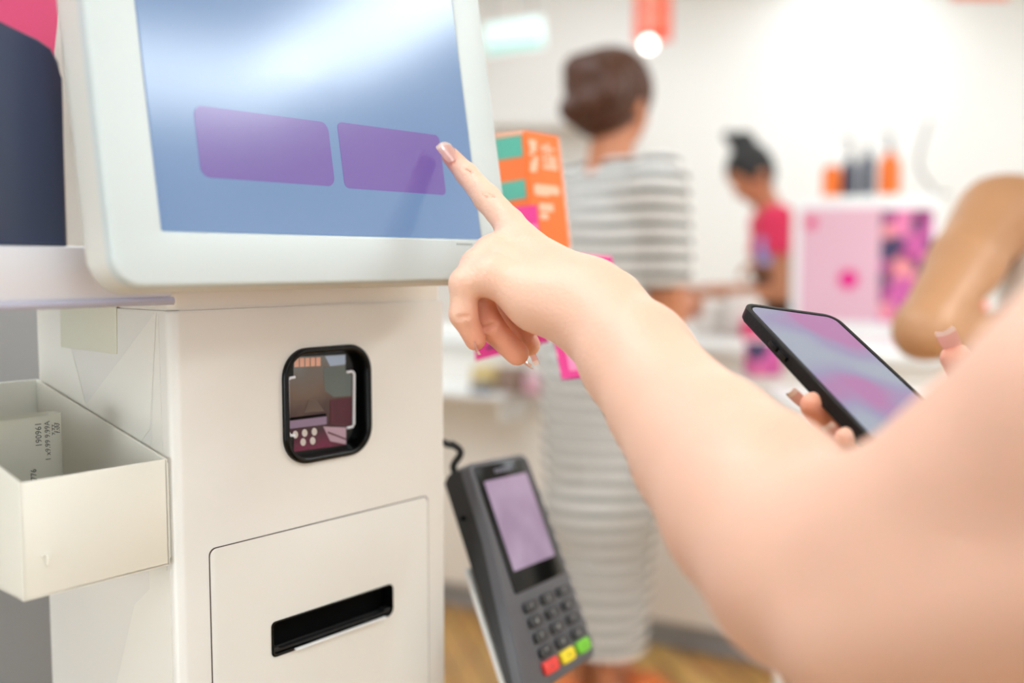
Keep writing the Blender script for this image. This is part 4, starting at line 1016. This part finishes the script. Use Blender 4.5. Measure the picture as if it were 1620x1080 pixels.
tb = bmesh.new(); q = P(1213, 400, 4.02); box(tb, Fr(q, V3(.9, -.3, 0), (0, 0, 1)), -.035, .035, -.045, .06, -.008, .008, .004)
o = obj('handheld_scanner', tb, M['lilac']); tag(o, 'lilac blue handheld device held by the person in the red shirt', 'device')

# ---- person in a white tank top at the right, arm bent
W3 = Figure(1.52, (.915, 1.52), -12, -0.02, headturn=0)
W3.fat = 1.12
e4 = P(1462, 522, 1.40); r4 = P(1640, 540, 1.62)
e5, r5 = W3.w(.16, .02, .60), W3.w(.08, .18, .60)
p3 = person('person in a white tank top with a tanned bent arm', W3, M['skin3'],
            [(-1, e4, r4, V3(.9, .3, 0), V3(0, 0, -1), V3(0, 1, 0)), (1, e5, r5, V3(-.5, .8, 0), V3(0, 0, -1), V3(-1, 0, 0))])
hair(W3, 'hair', M['hairb'], p3, [Cap(W3.h(0, -.035, .92), W3.h(0, -.045, .82), .055, .035, None, 1, .03)], .010)
garment('tank_top', W3.trunk()[:3] + [Cap(W3.w(-.062, 0, .825), W3.w(-.055, 0, .74), .035, .055, None, 1, .02), Cap(W3.w(.062, 0, .825), W3.w(.055, 0, .74), .035, .055, None, 1, .02)],
        [(W3.w(0, 0, .835), V3(0, 0, 1)), (W3.w(0, 0, .50), V3(0, 0, -1))], .010, M['whitecloth'], p3, W3.w(0, 0, .45) - V3(.35, .3, 0), W3.w(0, 0, .9) + V3(.35, .3, 0), .009)
garment('shorts', W3.legs() + [W3.trunk()[0]], [(W3.w(0, 0, .56), V3(0, 0, 1)), (W3.w(0, 0, .36), V3(0, 0, -1))], .014, M['blackcloth'], p3, W3.w(0, 0, .3) - V3(.3, .3, 0), W3.w(0, 0, .6) + V3(.3, .3, 0), .011)

# ------------------------------------------------------------------ counter behind the striped dress
CA, CB = Vector((-0.9, 3.55, 0)), Vector((0.7428, 2.6643, 0))
cd = (CB - CA).normalized(); CF_ = Fr(CA, cd, Vector((-cd.y, cd.x, 0)), (0, 0, 1))     # x along its front, y away from us
LC = 2.45
cn = thing('sales_counter', CF_.p(LC / 2, .4, 0), 'long greige sales counter with a white top behind the striped dress', 'counter')
bm = bmesh.new(); box(bm, CF_, 0, LC, 0.0, .60, .09, .87, .004); obj('counter_front', bm, M['counter'], cn)
bm = bmesh.new(); box(bm, CF_, 0.02, LC - .02, .05, .55, 0, .09); obj('plinth', bm, M['greyboard'], cn)
bm = bmesh.new(); box(bm, CF_, -.02, LC + .02, -.03, .62, .87, .905, .005); obj('counter_top', bm, M['countertop'], cn)
# small ledge with goods on the counter's front
ledge = thing('counter_ledge', CF_.p(.66, -.1, .70), 'small white ledge on the counter front, left of the striped dress', 'ledge')
bm = bmesh.new(); box(bm, CF_, .55, 1.10, -.20, -.0005, .735, .75, .003); box(bm, CF_, .57, .585, -.16, -.0005, .66, .735, .002); box(bm, CF_, 1.06, 1.075, -.16, -.0005, .66, .735, .002); obj('ledge_board', bm, M['countertop'], ledge)
def pouch(a, w_, h_, m, label, cat, name, f=CF_, y=-.12, z=.7502, d=.035):
    bm = bmesh.new(); prism(bm, Fr(f.p(a, y, z), f.x, f.z, -f.y), [(0, 0), (w_, 0), (w_ * .97, h_ * .85), (w_ * .9, h_), (w_ * .1, h_), (w_ * .03, h_ * .85)], -d, d, .010, 3)
    o = obj(name, bm, M[m]); return tag(o, label, cat)
def ac(px): q = Vector(hit(px, 600, CF_.p(0, -.12, 0), -CF_.y)); return (q - CF_.o).dot(CF_.x)
A0 = ac(752); LD = ac(832) - A0
pouch(A0, .085, .075, 'sand', 'sand yellow packet on the white counter ledge', 'packet', 'packet')
pouch(A0 + .092, .08, .075, 'brown', 'brown pouch between the yellow packet and the rosy pouch on the ledge', 'pouch', 'pouch')
pouch(A0 + .02, .07, .03, 'greyd', 'low slate tin in front of the yellow packet on the ledge', 'tin', 'tin', y=-.175, d=.018)
pouch(A0 + .18, .05, .055, 'pinkpanel', 'rosy pouch at the ledge end nearest the striped dress', 'pouch', 'pouch')

# ------------------------------------------------------------------ pink display cabinet and bottles on the counter's far end
def sitz(px, d): return Vector(P(px, 414, d)[:2].tolist() + [.905])
c0_ = sitz(1252, 3.50); c1_ = sitz(1482, 3.30); cx_ = (c1_ - c0_).normalized(); DF = Fr((c0_.x, c0_.y, 0), cx_, (0, 0, 1)); DW = (c1_ - c0_).length
if DF.z.y > 0: DF.z = -DF.z
back = thing('back_counter', DF.p(DW / 2, 0, -.2), 'white base unit standing behind the counter under the pink display cabinet', 'base unit')
bm = bmesh.new(); box(bm, DF, -.25, DW + .7, 0, .905, -.45, .06, .004); obj('unit_body', bm, M['white'], back)
dc = thing('display_cabinet', DF.p(DW / 2, .905, -.1), 'white framed display cabinet with a pink panel and floral print', 'cabinet')
DHT = .905 + .455
bm = bmesh.new(); box(bm, DF, 0, DW, .906, DHT, -.30, 0, .004); obj('cabinet_frame', bm, M['white'], dc)
bm = bmesh.new(); prism(bm, DF, rrect(.030, DW * .625, .93, DHT - .04, .004), 0, .004); pn_ = obj('pink_panel', bm, M['pinkpanel'], dc)
bm = bmesh.new(); prism(bm, DF, rrect(DW * .625, DW * .97, .93, DHT - .05, .004), 0, .004); obj('floral_panel', bm, M['floral'], dc)
bm = bmesh.new(); prism(bm, DF, [(DW * .41 + .034 * math.cos(a * PI / 12), 1.075 + .034 * math.sin(a * PI / 12)) for a in range(24)], .004, .0055); obj('magenta_dot', bm, M['dot'], pn_)
bm = bmesh.new(); prism(bm, DF, rrect(.045, .085, DHT - .11, DHT - .07, .01), .004, .0055); obj('rose_mark', bm, M['crimson'], pn_)
def bottle(a, r, h, m, cap, label, pump=False):
    b = DF.p(a, DHT + .0005, -.12); t = thing('bottle', b, label, 'bottle')
    bm = bmesh.new(); lathe(bm, b, [(r * .92, 0), (r, .006), (r, h * .78), (r * .8, h * .9), (r * .35, h), (r * .35, h + .01)], 20); obj('bottle_body', bm, M[m], t)
    bm = bmesh.new(); lathe(bm, b, [(r * .4, h + .008), (r * .4, h + .03)], 16)
    if pump: lathe(bm, b, [(.006, h + .03), (.006, h + .07)], 10); tube(bm, [b + Vector((0, 0, h + .07)), b + Vector((-.035, -.01, h + .07))], .006, 8)
    obj('bottle_cap', bm, M[cap], t)
bottle(.175, .026, .135, 'navy', 'grey', 'navy bottle with a pump on the pink display cabinet, beside the low orange carton', True)
bottle(.232, .024, .150, 'navy', 'grey', 'navy bottle on the pink display cabinet, beside the orange bottle')
bottle(.305, .037, .145, 'orange', 'grey', 'orange bottle with a pump on the pink display cabinet', True)
bm = bmesh.new(); box(bm, DF, .088, .145, DHT + .0005, DHT + .105, -.16, -.07, .004); box(bm, DF, .100, .133, DHT + .105, DHT + .113, -.14, -.09, .002)
o = obj('carton', bm, M['orange']); tag(o, 'low orange carton at the end of the row on the display cabinet', 'carton')
bm = bmesh.new(); tube(bm, smoothpath([DF.p(.46, DHT + .003, -.1), DF.p(.40, DHT + .10, -.1), DF.p(.42, DHT + .22, -.1), DF.p(.43, DHT + .25, -.1)], 5), .006, 8); lathe(bm, DF.p(.46, DHT + .0005, -.1), [(.045, 0), (.045, .006)], 20)
o = obj('wire_stand', bm, M['grey']); tag(o, 'bent grey wire stand on the display cabinet above the floral print', 'stand')
# bags and small goods on the counter near the red shirt
for k, (px, d, w_, h_, m, lb) in enumerate(((1098, 3.45, .13, .10, 'beige', 'beige cloth bag on the counter beyond the striped dress elbow'), (1150, 3.40, .10, .13, 'beige', 'taller beige cloth bag on the counter before the red shirt'), (1176, 3.3, .07, .06, 'crimson', 'small raspberry pouch on the counter below the red shirt'))):
    q = sitz(px, d - (.35 if k < 2 else .3)); f = Fr((q.x, q.y, 0), (1, 0, 0), (0, 1, 0), (0, 0, 1)); pouch(0, w_, h_, m, lb, 'bag' if k < 2 else 'pouch', 'bag' if k < 2 else 'pouch', f, 0, .9055, .03)

# ------------------------------------------------------------------ white table at the right with a purple box and a blue leaflet
TBX = Fr((.56, 1.78, 0), (1, .0, 0), (0, 1, 0), (0, 0, 1))
tt = thing('display_table', (1.0, 2.1, 0), 'white display table carrying the purple box, near the white tank top', 'table')
bm = bmesh.new(); prism(bm, TBX, [(0, 0), (.05, -.28), (.14, -.28), (.16, .05), (.34, .25), (.34, .50), (0.02, .50)], .82, .85, .003); obj('table_top', bm, M['countertop'], tt)
for a, b in ((.05, .05), (.10, -.24), (.06, .45), (.30, .45)):
    bm = bmesh.new(); tube(bm, [TBX.p(a, b, 0), TBX.p(a, b, .82)], .012, 10); obj('leg', bm, M['white'], tt)
q = Vector(hit(1212, 596, (0, 0, .85), (0, 0, 1)))
bm = bmesh.new(); box(bm, Fr(q, (1, .1, 0), (-.1, 1, 0), (0, 0, 1)), -.042, .042, 0, .05, .0005, .085, .003); o = obj('gift_box', bm, M['floral']); tag(o, 'small purple floral box on the white table beyond the phone', 'box')
q = Vector(hit(1305, 684, (0, 0, .85), (0, 0, 1)))
bm = bmesh.new(); box(bm, Fr(q, (1, .1, 0), (-.1, 1, 0), (0, 0, 1)), -.04, .04, -.05, .06, .0005, .003, .0005); o = obj('leaflet', bm, M['lightblue']); tag(o, 'light blue leaflet lying on the white table under the phone', 'leaflet')
q = Vector(hit(1535, 505, (0, 2.35, 0), (0, -1, 0)))
bm = bmesh.new(); box(bm, Fr((1.195, 2.60, .905), (1, 0, 0), (0, 1, 0), (0, 0, 1)), -.035, .035, -.03, .03, .0005, .125, .004); o = obj('carton', bm, M['signorange']); tag(o, 'coral carton on the counter end behind the tanned elbow', 'carton')

# ------------------------------------------------------------------ signs
c = P(812, 56, 4.9)
ex = thing('exit_sign', Vector(c), 'lit pale green exit sign hanging before the soffit', 'exit sign')
F = Fr(c, unit(V3(1, -.15, .10)), (0, 0, 1)); F.y = F.z.cross(F.x) if F.z.cross(F.x).z > 0 else -F.z.cross(F.x)
if F.z.y > 0: F.z = -F.z
bm = bmesh.new(); box(bm, F, -.150, .150, -.075, .075, -.03, 0, .01); obj('sign_box', bm, M['exit'], ex)
bm = bmesh.new(); box(bm, F, -.135, .135, -.062, -.030, 0, .002); obj('green_band', bm, M['exitg'], ex)
for s_ in (-.1, .1):
    bm = bmesh.new(); tube(bm, [F.p(s_, .075, -.015), Vector((F.p(s_, 0, -.015).x, F.p(s_, 0, -.015).y, CEIL))], .004, 6); obj('hanger', bm, M['grey'], ex)
c = P(1033, 20, 4.2)
sg = thing('hanging_sign', Vector(c), 'coral orange sign hanging above the brown haired person', 'sign')
bm = bmesh.new(); box(bm, Fr(c, (1, -.1, 0), (0, 0, 1)), -.078, .078, -.12, .22, -.006, .006, .002); obj('sign_panel', bm, M['signorange'], sg)
bm = bmesh.new()
for k in range(3): box(bm, Fr(c, (1, -.1, 0), (0, 0, 1)), -.05, .05, -.03 + k * .07, -.015 + k * .07, .006, .007)
obj('pale_lines', bm, M['peach'], sg)
for s_ in (-.06, .06):
    bm = bmesh.new(); tube(bm, [Vector(c) + Vector((s_, 0, .22)), Vector((c[0] + s_, c[1], CEIL))], .003, 6); obj('hanger', bm, M['grey'], sg)
c = P(1026, 70, 4.1)
bm = bmesh.new(); bmesh.ops.create_icosphere(bm, subdivisions=3, radius=.028, matrix=Matrix.Translation(Vector(c)))
sp_o = thing('spotlight', Vector(c), 'small round white spotlight glowing below the coral sign', 'spotlight')
M['spot'] = mat('warm_spot_glow', (1, 1, 1, 1), .5, emit=(1, .9, .82, 1), estr=6)
obj('lamp_globe', bm, M['spot'], sp_o, 180)
bm = bmesh.new(); tube(bm, [Vector(c) + Vector((0, .04, .02)), Vector((c[0], c[1] + .04, CEIL))], .004, 6); tube(bm, [Vector(c), Vector(c) + Vector((0, .04, .02))], .004, 6); obj('stem', bm, M['white'], sp_o)
c = P(1550, -6, 4.5)
bm = bmesh.new(); box(bm, Fr(c, (1, 0, 0), (0, 0, 1)), -.13, .13, -.012, .20, -.006, .006, .002); pq = thing('hanging_sign', Vector(c), 'coral sign hanging at the top edge above the white tank top', 'sign'); obj('sign_panel', bm, M['signorange'], pq)
bm = bmesh.new(); tube(bm, [Vector(c) + Vector((0, 0, .2)), Vector((c[0], c[1], CEIL))], .003, 6); obj('hanger', bm, M['grey'], pq)
